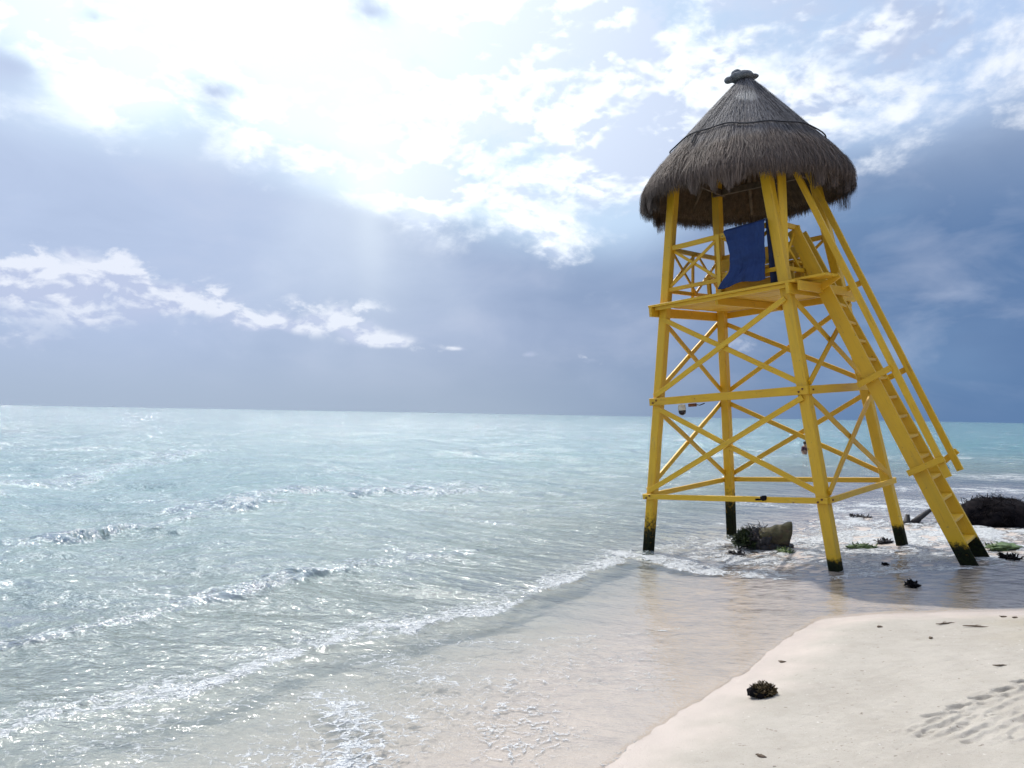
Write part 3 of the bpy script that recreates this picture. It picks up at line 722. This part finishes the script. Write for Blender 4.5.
def leaf_cloud(mb, n, size, seed, L=.05, W=.014, center=(0, 0, 0)):
    r = np.random.default_rng(seed)
    for _ in range(n):
        d = r.normal(size=3); d[2] = abs(d[2]); d /= np.linalg.norm(d); p = np.array(center) + d * np.array(size) * r.uniform(.65, 1.08)
        t = r.normal(size=3) + d * .8; t /= np.linalg.norm(t); s_ = np.cross(t, r.normal(size=3)); s_ /= np.linalg.norm(s_); l = L * r.uniform(.5, 1.3); nrm = np.cross(t, s_) * l * .2
        mb.add(([p, p + t * l * .5 + s_ * W + nrm, p + t * l, p + t * l * .5 - s_ * W + nrm], [(0, 1, 2), (0, 2, 3)]))
# big heap
mnd = empty('sargassum_heap', at(8.66, 14.0, 0.03), 'big black heap of tangled sargassum roots at the waterline right of the ladder', 'seaweed heap')
mb = MB(); mb.add(lump((0, 0, .20), (.69, .56, .43), 51, 5, .13, 1.1)); mb.build('heap_body', M_WEED, mnd)
mb = MB(); twig_cloud(mb, 1500, (.69, .56, .43), 52, .17, .006, (0, 0, .20), .12, .95); twig_cloud(mb, 40, (.68, .54, .43), 53, .24, .004, (0, 0, .20), .35, .98); mb.build('tangled_stems', M_WEED, mnd)
# drift wood
dw = MB()
for a, b, r0, r1 in (((-.26, 0, .02), (.30, .05, .03), .05, .03), ((-.17, 0, .02), (-.10, .02, .19), .06, .03), ((-.08, 0, .03), (.20, -.05, .27), .05, .028), ((.05, .05, .02), (.12, .02, .16), .05, .02), ((.2, 0, .03), (.38, .02, .09), .03, .012), ((-.2, .03, .08), (-.36, 0, .12), .02, .01), ((.25, .02, .02), (.62, -.03, .05), .022, .01), ((.34, 0, .02), (.36, .03, .13), .02, .012)):
    a, b = Vector(a), Vector(b); m_ = a.lerp(b, .5) + Vector((random.uniform(-.03, .03), 0, random.uniform(-.02, .02))); dw.add(tube([a, m_, b], [r0, (r0 + r1) / 2 * 1.1, r1], 7))
dw.add(lump((-.05, 0, .02), (.16, .10, .07), 61, 3, .3, 1.5))
tag(dw.build('driftwood', M_DRIFT, None, True, Matrix.Translation((7.42, 14.4, .05)) @ Matrix.Scale(1.25, 4)), 'twisted black driftwood branch in the foam between the tower and the ladder', 'driftwood')
# palm stump
stp = empty('palm_stump', at(4.05, 12.5, -.09), 'mossy brown palm stump with weedy roots lying in the surf under the tower', 'stump')
nr, nl = 26, 12; vs = []; fs = []
for i in range(nl + 1):
    f = i / nl; xx = -.12 + .50 * f + .03 * math.sin(f * 5)
    for j in range(nr):
        t = 2 * math.pi * j / nr; rr = (.155 + .055 * f) * (1 + .06 * math.sin(3 * t + f * 2) + .04 * math.sin(7 * t)) * (.94 + .06 * math.sin(f * 14))
        vs.append((xx + .05 * math.sin(t) * f, rr * math.cos(t) * 1.1, .20 + .055 * f + rr * math.sin(t)))
for i in range(nl):
    for j in range(nr): a = i * nr + j; b = i * nr + (j + 1) % nr; fs.append((a, b, b + nr, a + nr))
vs.append((-.14, 0, .2)); vs.append((.36, .0, .25)); c0, c1 = len(vs) - 2, len(vs) - 1
for j in range(nr): fs.append((c0, (j + 1) % nr, j)); fs.append((c1, nl * nr + j, nl * nr + (j + 1) % nr))
mesh_obj('trunk', vs, fs, M_LOG, stp, True)
mb = MB(); mb.add(lump((-.06, -.02, .13), (.24, .19, .22), 71, 4, .25, 1.6)); mb.add(lump((.18, .0, .06), (.26, .2, .10), 72, 4, .2, 1.6)); twig_cloud(mb, 260, (.24, .2, .22), 73, .16, .008, (-.14, 0, .12), .6, .7); mb.build('root_mass', M_DRIFT, stp)
mb = MB(); leaf_cloud(mb, 520, (.17, .14, .20), 74, .10, .016, (-.30, -.04, .08)); twig_cloud(mb, 60, (.17, .14, .2), 76, .14, .006, (-.3, -.03, .1), .7, .7); mb.build('green_weed', M_MOSS, stp)
mb = MB(); mb.add(tube([(-.28, 0, .2), (-.24, -.02, .33), (-.16, 0, .36), (-.10, .02, .30), (.02, 0, .33)], .010, 6)); mb.add(tube([(-.02, 0, .28), (.0, .0, .36), (.06, .03, .40)], .008, 6)); mb.add(tube([(-.45, -.1, .02), (-.38, -.08, .06), (-.25, -.05, .06)], .013, 6)); mb.build('root', M_DRIFT, stp)
# clump on the dry sand
cl = empty('sargassum_clump', at(1.765, 5.47), 'small brown sargassum clump lying alone on the dry sand', 'seaweed')
mb = MB()
for i, (cx, cy, r_) in enumerate(((-.055, 0, .045), (.0, .01, .05), (.05, .02, .042), (-.02, -.03, .035), (.03, -.02, .03))): mb.add(lump((cx, cy, r_ * .5), (r_ * 1.1, r_, r_ * .85), 80 + i, 3, .35, 2.0))
twig_cloud(mb, 110, (.085, .06, .055), 83, .045, .0025, (0, 0, .02), .6, .7); mb.build('stems', M_WEED, cl)
mb = MB(); leaf_cloud(mb, 420, (.085, .055, .06), 84, .03, .007, (0, 0, .02)); mb.build('leaves', M_BROWNWEED, cl)
# weeds drifting in the swash
WD = [((5.30, 11.85), (.20, .12, .05), M_GREEN, 'green seaweed clump in the foam between the front and back right tower legs'),
      ((6.86, 10.95), (.24, .13, .07), M_GREEN, 'green seaweed clump in the foam right of the ladder feet'),
      ((5.83, 12.25), (.15, .08, .035), M_DRIFT, 'dark seaweed scrap beside the back right tower leg'),
      ((4.95, 12.10), (.10, .08, .06), M_WEED, 'dark seaweed lump behind the right front tower leg'),
      ((4.53, 8.86), (.085, .06, .035), M_WEED, 'black seaweed lump lying on the wet sand in the roof shadow'),
      ((4.89, 10.25), (.05, .03, .022), M_WEED, 'tiny black seaweed scrap on wet sand between tower and ladder feet'),
      ((6.45, 10.15), (.13, .07, .03), M_WEED, 'flat dark seaweed scrap just in front of the green clump by the ladder'),
      ((4.20, 12.0), (.13, .08, .03), M_GREEN, 'small green seaweed patch in the foam right before the palm stump'),
      ((7.10, 15.9), (.22, .03, .02), M_DRIFT, 'thin dark stem floating in the foam beyond the tower'),
      ((3.45, 11.95), (.12, .04, .02), M_DRIFT, 'thin dark root floating in front of the palm stump')]
for i, ((x_, y_), sz, mt, lb) in enumerate(WD):
    mb = MB(); mb.add(lump((0, 0, sz[2] * .2), (sz[0], sz[1], sz[2] * .7), 100 + i, 4, .4, 1.3)); leaf_cloud(mb, 60, (sz[0], sz[1], sz[2] * .6), 120 + i, min(sz[0], .12) * .6, .012)
    o = mb.build('seaweed', mt, None, True, at(x_, y_, surf(x_, y_) + .02, .3 * i)); tag(o, lb, 'seaweed', 'loose seaweed in the swash')
# twigs on dry sand
TWG = [((3.855, 6.97), .20, .3, 'longest thin brown twig near the top of the dry sand'), ((4.03, 6.80), .22, -.25, 'forked brown twig lying at the edge of the darker sand patch'), ((3.483, 6.51), .06, .8, 'short dark chip of weed in the middle of the upper dry sand'),
       ((4.474, 7.14), .06, 0, 'tiny chip of weed near the wet edge, second from the right'), ((4.522, 7.05), .07, .5, 'tiny chip of weed near the wet edge at far right'), ((2.187, 6.30), .06, -.3, 'tiny twig just above the brown sargassum clump'),
       ((3.507, 5.64), .10, .2, 'thin twig on the dry sand above the tyre tread marks'), ((3.30, 7.02), .05, .2, 'tiny dark chip of weed on the pale crest of the dry sand'), ((1.42, 4.42), .06, -.5, 'small twig at the very bottom edge of the beach')]
for i, ((x_, y_), L_, rz, lb) in enumerate(TWG):
    pts = [(L_ * (t / 5 - .5), random.uniform(-.012, .012), .007 + random.uniform(-.002, .003)) for t in range(6)]
    mb = MB(); mb.add(tube(pts, [.003, .006, .007, .006, .005, .002], 5))
    if L_ > .15: mb.add(tube([pts[2], (pts[2][0] + .03, .03, .01), (pts[2][0] + .07, .04, .008)], [.004, .003, .002], 5))
    if L_ < .08: mb.add(lump((0, 0, .004), (.022, .014, .010), 140 + i, 2, .3, 1.5))
    z_ = float(sand_h(np.array([x_]), np.array([y_]))[0]); o = mb.build('twig', M_TWIG, None, True, at(x_, y_, z_, rz)); tag(o, lb, 'twig', 'twigs scattered on the dry sand')

# ------------------------------------------------------------------ people in the water
def skin_body(name, joints, edges, rad, mat, parent=None, mw=None, root=0, sub=2):
    me = bpy.data.meshes.new(name); me.from_pydata(joints, edges, []); me.update()
    o = bpy.data.objects.new(name + '_tmp', me); COL.objects.link(o)
    sk = o.modifiers.new('skin', 'SKIN'); sl = me.skin_vertices[0].data
    for i, r_ in enumerate(rad):
        sl[i].radius = (r_, r_) if not isinstance(r_, tuple) else r_
        sl[i].use_root = (i == root)
    sb = o.modifiers.new('sub', 'SUBSURF'); sb.levels = sub; sb.render_levels = sub
    dg = bpy.context.evaluated_depsgraph_get(); dg.update(); m2 = bpy.data.meshes.new_from_object(o.evaluated_get(dg))
    bpy.data.objects.remove(o); m2.materials.clear()
    return link_mesh(name, m2, mat, parent, True, mw)
def human(mw, J, label, shirt, shirt_mat, shorts_mat):
    """J: joint dict. One continuous body; hair and clothes are its children."""
    names = list(J); idx = {n: i for i, n in enumerate(names)}
    E = [('pelvis', 'waist'), ('waist', 'chest'), ('chest', 'neck'), ('neck', 'chin'), ('chin', 'head'), ('head', 'crown'),
         ('chest', 'shL'), ('shL', 'elL'), ('elL', 'wrL'), ('wrL', 'haL'), ('chest', 'shR'), ('shR', 'elR'), ('elR', 'wrR'), ('wrR', 'haR'),
         ('pelvis', 'hiL'), ('hiL', 'knL'), ('knL', 'anL'), ('anL', 'toL'), ('pelvis', 'hiR'), ('hiR', 'knR'), ('knR', 'anR'), ('anR', 'toR')]
    rr = dict(pelvis=.13, waist=.115, chest=.14, neck=.055, chin=.075, head=.10, crown=.065, shL=.062, shR=.062, elL=.042, elR=.042, wrL=.03, wrR=.03, haL=.038, haR=.038, hiL=.09, hiR=.09, knL=.058, knR=.058, anL=.038, anR=.038, toL=.035, toR=.035)
    body = skin_body('person', [J[n] for n in names], [(idx[a], idx[b]) for a, b in E], [rr[n] for n in names], M_SKIN, None, mw, idx['pelvis'])
    tag(body, label, 'person')
    def sub(name, ns, es, scale, mat):
        ii = {n: i for i, n in enumerate(ns)}
        return skin_body(name, [J[n] for n in ns], [(ii[a], ii[b]) for a, b in es], [rr[n] * scale for n in ns], mat, body, None, 0)
    if shirt: sub('shirt', ['waist', 'chest', 'shL', 'elL', 'shR', 'elR'], [('waist', 'chest'), ('chest', 'shL'), ('shL', 'elL'), ('chest', 'shR'), ('shR', 'elR')], 1.16, shirt_mat)
    sub('shorts', ['pelvis', 'hiL', 'hiR', 'waist'], [('pelvis', 'hiL'), ('pelvis', 'hiR'), ('pelvis', 'waist')], 1.14, shorts_mat)
    hd, cr = Vector(J['head']), Vector(J['crown']); ax = (cr - Vector(J['chin'])).normalized()
    q = Vector((0, 0, 1)).rotation_difference(ax).to_matrix().to_4x4(); q.translation = hd
    back = Vector(J['back'] if 'back' in J else (0, 1, 0))
    vs, fs = lump((0, 0, .035), (.108, .118, .115), 5, 3, .05, 2, False); mesh_obj('hair', vs, fs, M_HAIR, body, True, q)
    mb = MB(); mb.add(lump((0, -.108, -.03), (.016, .02, .022), 2, 2, .05, 1, False)); mesh_obj('nose', mb.v, mb.f, M_SKIN, body, True, q)
    return body
# bending wader, facing left, behind the ladder handrails
J = dict(pelvis=(.20, 0, .62), waist=(.06, 0, .78), chest=(-.16, 0, .86), neck=(-.30, 0, .90), chin=(-.35, 0, .92), head=(-.40, 0, .97), crown=(-.44, 0, 1.03),
         shL=(-.18, -.19, .84), elL=(-.32, -.24, .62), wrL=(-.45, -.2, .42), haL=(-.50, -.18, .34), shR=(-.18, .19, .84), elR=(-.36, .22, .66), wrR=(-.52, .16, .50), haR=(-.57, .13, .43),
         hiL=(.18, -.12, .58), knL=(.02, -.15, .30), anL=(.22, -.15, -.10), toL=(.08, -.15, -.14), hiR=(.18, .12, .58), knR=(.0, .15, .30), anR=(.2, .15, -.10), toR=(.06, .15, -.14))
human(at(14.25, 26.1, SEA - .05, -.1), J, 'person in light blue shirt bending over in the shallows behind the ladder handrails', True, M_CYAN, M_AZURE)
# swimmer up to the waist
J = dict(pelvis=(0, 0, -.10), waist=(0, 0, .10), chest=(0, .0, .34), neck=(0, -.01, .50), chin=(0, -.02, .56), head=(0, -.02, .64), crown=(0, -.01, .71),
         shL=(.19, 0, .40), elL=(.27, -.05, .14), wrL=(.22, -.2, .0), haL=(.20, -.26, -.03), shR=(-.19, 0, .40), elR=(-.28, -.04, .14), wrR=(-.26, -.2, .0), haR=(-.25, -.26, -.03),
         hiL=(.10, 0, -.16), knL=(.11, -.03, -.55), anL=(.11, .02, -.93), toL=(.11, -.1, -.97), hiR=(-.10, 0, -.16), knR=(-.11, -.03, -.55), anR=(-.11, .02, -.93), toR=(-.11, -.1, -.97))
human(at(17.62, 47.0, SEA, .4), J, 'far swimmer in a maroon swimsuit standing waist deep, seen past the right front tower leg', True, M_MAROON, M_MAROON)

# ------------------------------------------------------------------ sky and sun
SUN_AZ, SUN_EL = R(-29), R(57)          # azimuth from +Y towards +X
w = bpy.data.worlds.new('World'); w.cycles.sampling_method = 'MANUAL'; w.cycles.sample_map_resolution = 256; SC.world = w; w.use_nodes = True
N = NT(w.node_tree); nt = w.node_tree
D_ = N.coord('Generated')
sk = N.new('TexSky'); sk.sky_type = 'NISHITA'; sk.sun_disc = False; sk.sun_elevation = SUN_EL; sk.sun_rotation = SUN_AZ; sk.air_density = 1.2; sk.dust_density = 1.5; sk.ozone_density = 1.2
x, y, z = N.sep(D_)
U = S(nt, None); a2 = N.new('Math'); a2.operation = 'ARCTAN2'; N.link(x, a2.inputs[0]); N.link(y, a2.inputs[1]); U = S(nt, a2.outputs[0])
Vv = z._m('ARCSINE')
Pn = N.mapping(D_, (1, 1, 1.7))
sun_dir = Vector((math.sin(SUN_AZ) * math.cos(SUN_EL), math.cos(SUN_AZ) * math.cos(SUN_EL), math.sin(SUN_EL) * 1.7))
Ps = N.mapping(D_, (1, 1, 1.7), loc=tuple(sun_dir * .022))
f1 = N.noise(Pn, 5.6, 8, .56, .3); f1s = N.noise(Ps, 5.6, 4, .56, .3)
f2 = N.noise(Pn, 17, 6, .6, .2); f2s = N.noise(N.mapping(D_, (1, 1, 1.7), loc=tuple(sun_dir * .010)), 17, 3, .6, .2)
soft = N.noise(N.mapping(D_, (1, 1, 2.6)), 2.6, 4, .5)
cb = N.new('CombineXYZ'); N.link(U, cb.inputs[0]); N.link(Vv, cb.inputs[1]); UV = cb.outputs[0]
def gs(lst, dv_=0.0):
    acc = None; k = 2.35
    for (u0, v0, su, sv, a) in lst:
        mp = N.mapping(UV, (1 / (su * k), 1 / (sv * k), 1), (-u0 / (su * k), -(v0 + dv_) / (sv * k), 0))
        g_ = N.new('TexGradient'); g_.gradient_type = 'QUADRATIC_SPHERE'; N.link(mp, g_.inputs[0])
        q = N.new('Math'); q.operation = 'MULTIPLY_ADD'; N.link(g_.outputs['Fac'], q.inputs[0]); q.inputs[1].default_value = a
        if acc is None: q.inputs[2].default_value = 0
        else: N.link(acc, q.inputs[2])
        acc = S(nt, q.outputs[0])
    return acc
BRL = [(-0.538, 0.398, 0.189, 0.096, 1.0), (-0.359, 0.427, 0.224, 0.09, 1.0), (-0.152, 0.424, 0.187, 0.109, 0.95), (0.004, 0.375, 0.166, 0.115, 0.8), (0.108, 0.317, 0.139, 0.102, 0.55), (0.157, 0.45, 0.162, 0.077, 0.6), (0.058, 0.252, 0.115, 0.045, 0.35), (0.43, 0.405, 0.19, 0.085, 1.0), (0.30, 0.47, 0.10, 0.05, 0.6), (0.352, 0.37, 0.124, 0.077, 0.45), (-0.123, 0.277, 0.12, 0.02, 0.75), (-0.191, 0.472, 0.062, 0.028, -0.9), (0.225, 0.435, 0.030, 0.026, -0.4), (-0.374, 0.365, 0.060, 0.035, -0.95), (-0.504, 0.417, 0.032, 0.022, -0.9), (-0.583, 0.352, 0.06, 0.025, -0.8), (-0.05, 0.36, 0.05, 0.03, -0.35), (0.16, 0.257, 0.075, 0.077, 0.3), (0.54, 0.42, 0.12, 0.07, 0.5), (-0.444, 0.345, 0.167, 0.018, 0.3)]
CUL = [(-0.546, 0.126, 0.065, 0.043, 0.9), (-0.479, 0.144, 0.055, 0.033, 0.9), (-0.383, 0.122, 0.062, 0.022, 0.95), (-0.30, 0.10, 0.05, 0.010, 0.55), (-0.225, 0.111, 0.050, 0.028, 1.15), (-0.296, 0.11, 0.012, 0.008, 0.9), (-0.155, 0.089, 0.05, 0.015, 1.05), (-0.074, 0.082, 0.022, 0.005, 0.8), (0.022, 0.077, 0.028, 0.009, 0.55), (0.099, 0.07, 0.03, 0.01, 0.5), (0.283, 0.083, 0.026, 0.018, 0.6), (-0.029, 0.072, 0.013, 0.008, 0.5), (-0.497, 0.097, 0.089, 0.026, 0.5)]
over = Vv.ss(.50, .72) * .55                         # broken cloud carries on overhead
cov = gs(BRL).mn(1.15) + over
sunw = (U + .30) / .62; sunw = (-(sunw * sunw)).exp() * Vv.ss(-.1, .4)    # glow towards the hidden sun
# hazy storm layer behind everything
lr = (U + (soft - .5) * .5).ss(-.35, .48)
back = N.mix(lr, (.435, .54, .76), (.118, .215, .41))
back = N.mix(((soft - .42) * 3.2).clamp() * lr * .75, back, (.20, .34, .56))
midb = (-((U - .0) / .33) * ((U - .0) / .33)).exp() * Vv.ss(.30, .0)
back = N.mix(midb * .55, back, (.36, .43, .58))
hz = Vv.ss(.11, -.01)
back = N.mix(hz * .75, back, N.mix(U.ss(-.1, .5), (.37, .46, .58), (.105, .20, .385)))
back = N.mix((f1 - .5).ss(.02, .22) * .22 * (1.0 - hz), back, (.62, .70, .88))
back = N.mix((U.ss(.25, .55) * Vv.ss(.20, .40)) * .75, back, (.50, .60, .78))
mott = (N.noise(N.mapping(D_, (1, 1, 2.2)), 7, 5, .55, .4) - .5) * (1.0 - hz)
back = N.mix((mott * 2.4).clamp() * .5, back, (.58, .64, .80))
back = N.mix((mott * -2.4).clamp() * (lr * .5 + .22), back, (.17, .26, .45))
# bright broken deck
rgt = U.ss(-.22, .12)                                   # broken and crisper to the right, burnt out and soft to the left
dens = cov * (1.0 - rgt * .16) + (f1 - .5) * (rgt * 1.9 + 1.9) + (f2 - .5) * .4 + ((f2 - .5).ab() * 2.0 - .16) * (rgt * .5 + .2)
cm = dens.ss(.18, .95) * (1.0 - rgt) + dens.ss(.14, .86) * rgt
cm = cm * cov.ss(.04, .30)
thick = (dens - .58 + (f1s - f1) * 7.0 + (f2s - f2) * 3.0).ss(-.30, .50)
bright = N.mix(sunw, (.84, .89, 1.0), (1.35, 1.42, 1.42))
shade = N.mix(sunw, (.40, .49, .70), (.66, .78, 1.02))
cc = N.mix(thick * (1.0 - sunw * .30), bright, shade)
gap = N.mix(sunw, (.46, .60, .90), (.70, .90, 1.0))
nish = N.rgbscale(sk.outputs[0], .16)
gapc = N.mix(.78, nish, gap)
body = N.mix(cov.ss(.12, .80) * .85, back, gapc)
sky1 = N.mix(cm * .96, body, cc)
# low cumulus
gc0 = gs(CUL); gup = gs(CUL, -.014)
dcu = gc0 * 1.15 + (f2 - .5) * 1.1 + ((f2 - .5).ab() * 2.0 - .16) * 1.3 + (f1 - .5) * .9
cmu = dcu.ss(.26, .78) * gc0.ss(.04, .40) * (gc0 - gup + .10).ss(-.34, .16)
lit = ((f2s - f2) * -8.0 + .40 + (gc0 - gup) * 1.5 + (f2 - .5) * 1.6).clamp()
cuc = N.mix(lit, (.50, .57, .78), (.86, .90, 1.0))
right_dim = U.ss(-.05, .3)
cuc = N.mix(right_dim * .55, cuc, (.32, .42, .60))
sky2 = N.mix(cmu * (.80 - right_dim * .25), sky1, cuc)
# faint crepuscular rays
ray = None
for (u0, k_, wd, am) in ((-.188, .06, .022, .12), (-.175, .22, .035, .11), (-.21, -.14, .04, .12), (-.135, .42, .035, .08), (-.25, -.4, .035, .08), (-.20, 0, .11, .08)):
    e = (U - u0 - (.27 - Vv) * k_) / wd; e = (-(e * e)).exp() * am; ray = e if ray is None else ray + e
ray = ray * Vv.ss(-.02, .24) * Vv.ss(.45, .26)
sky3 = N.mix(ray, sky2, (1.1, 1.2, 1.25))
# the sun stands above the frame behind thin cloud: a bright aureole round it
dt = N.new('VectorMath'); dt.operation = 'DOT_PRODUCT'; N.link(D_, dt.inputs[0])
dt.inputs[1].default_value = (math.sin(SUN_AZ) * math.cos(SUN_EL), math.cos(SUN_AZ) * math.cos(SUN_EL), math.sin(SUN_EL))
ca_ = S(nt, dt.outputs['Value'])
aur = ((ca_ - 1.0) * 38.0).exp() * (7.0 + (f1 - .5) * 12.0) + ((ca_ - 1.0) * 7.0).exp() * .45
av = N.new('VectorMath'); av.operation = 'ADD'; N.setv(av.inputs[0], sky3); N.setv(av.inputs[1], N.rgbscale((1.0, .98, .93), aur)); sky3 = av.outputs[0]
below = Vv.ss(.0, -.01)
sky3 = N.mix(below, sky3, (.30, .36, .36))
bg = N.new('Background'); N.setv(bg.inputs[0], N.rgbscale(sky3, 10.0)); bg.inputs[1].default_value = .1
wo = N.new('OutputWorld'); N.link(bg.outputs[0], wo.inputs[0])

L = bpy.data.lights.new('sun', 'SUN'); L.energy = 3.0; L.angle = R(.53); L.color = (1, .965, .90)
so = bpy.data.objects.new('sun', L); COL.objects.link(so)
so.rotation_euler = Vector((math.sin(SUN_AZ) * math.cos(SUN_EL), math.cos(SUN_AZ) * math.cos(SUN_EL), math.sin(SUN_EL))).to_track_quat('Z', 'Y').to_euler()

# ------------------------------------------------------------------ camera
FPX = 782.5; pit = math.atan(30 / FPX); rol = math.atan(18 / 1024)
cam = bpy.data.cameras.new('camera'); cam.sensor_width = 36; cam.lens = FPX / 1024 * 36; cam.clip_end = 40000; cam.clip_start = .05
co = bpy.data.objects.new('camera', cam); COL.objects.link(co)
fwd = Vector((0, math.cos(pit), math.sin(pit))); Rt = Vector((1, 0, 0)); Up = Rt.cross(fwd)
R2 = Rt * math.cos(rol) + Up * math.sin(rol); U2 = -Rt * math.sin(rol) + Up * math.cos(rol)
mm = Matrix((R2, U2, -fwd)).transposed().to_4x4(); mm.translation = (0, 0, 2.0); co.matrix_world = mm
SC.camera = co

SC.render.engine = 'CYCLES'
SC.view_settings.view_transform = 'Standard'; SC.view_settings.look = 'None'; SC.view_settings.exposure = 0; SC.view_settings.gamma = 1
SC.cycles.caustics_reflective = False; SC.cycles.caustics_refractive = False
SC.cycles.max_bounces = 4; SC.cycles.diffuse_bounces = 3; SC.cycles.glossy_bounces = 2; SC.cycles.transparent_max_bounces = 6
SC.cycles.use_adaptive_sampling = True; SC.cycles.adaptive_threshold = .02; SC.cycles.use_denoising = True
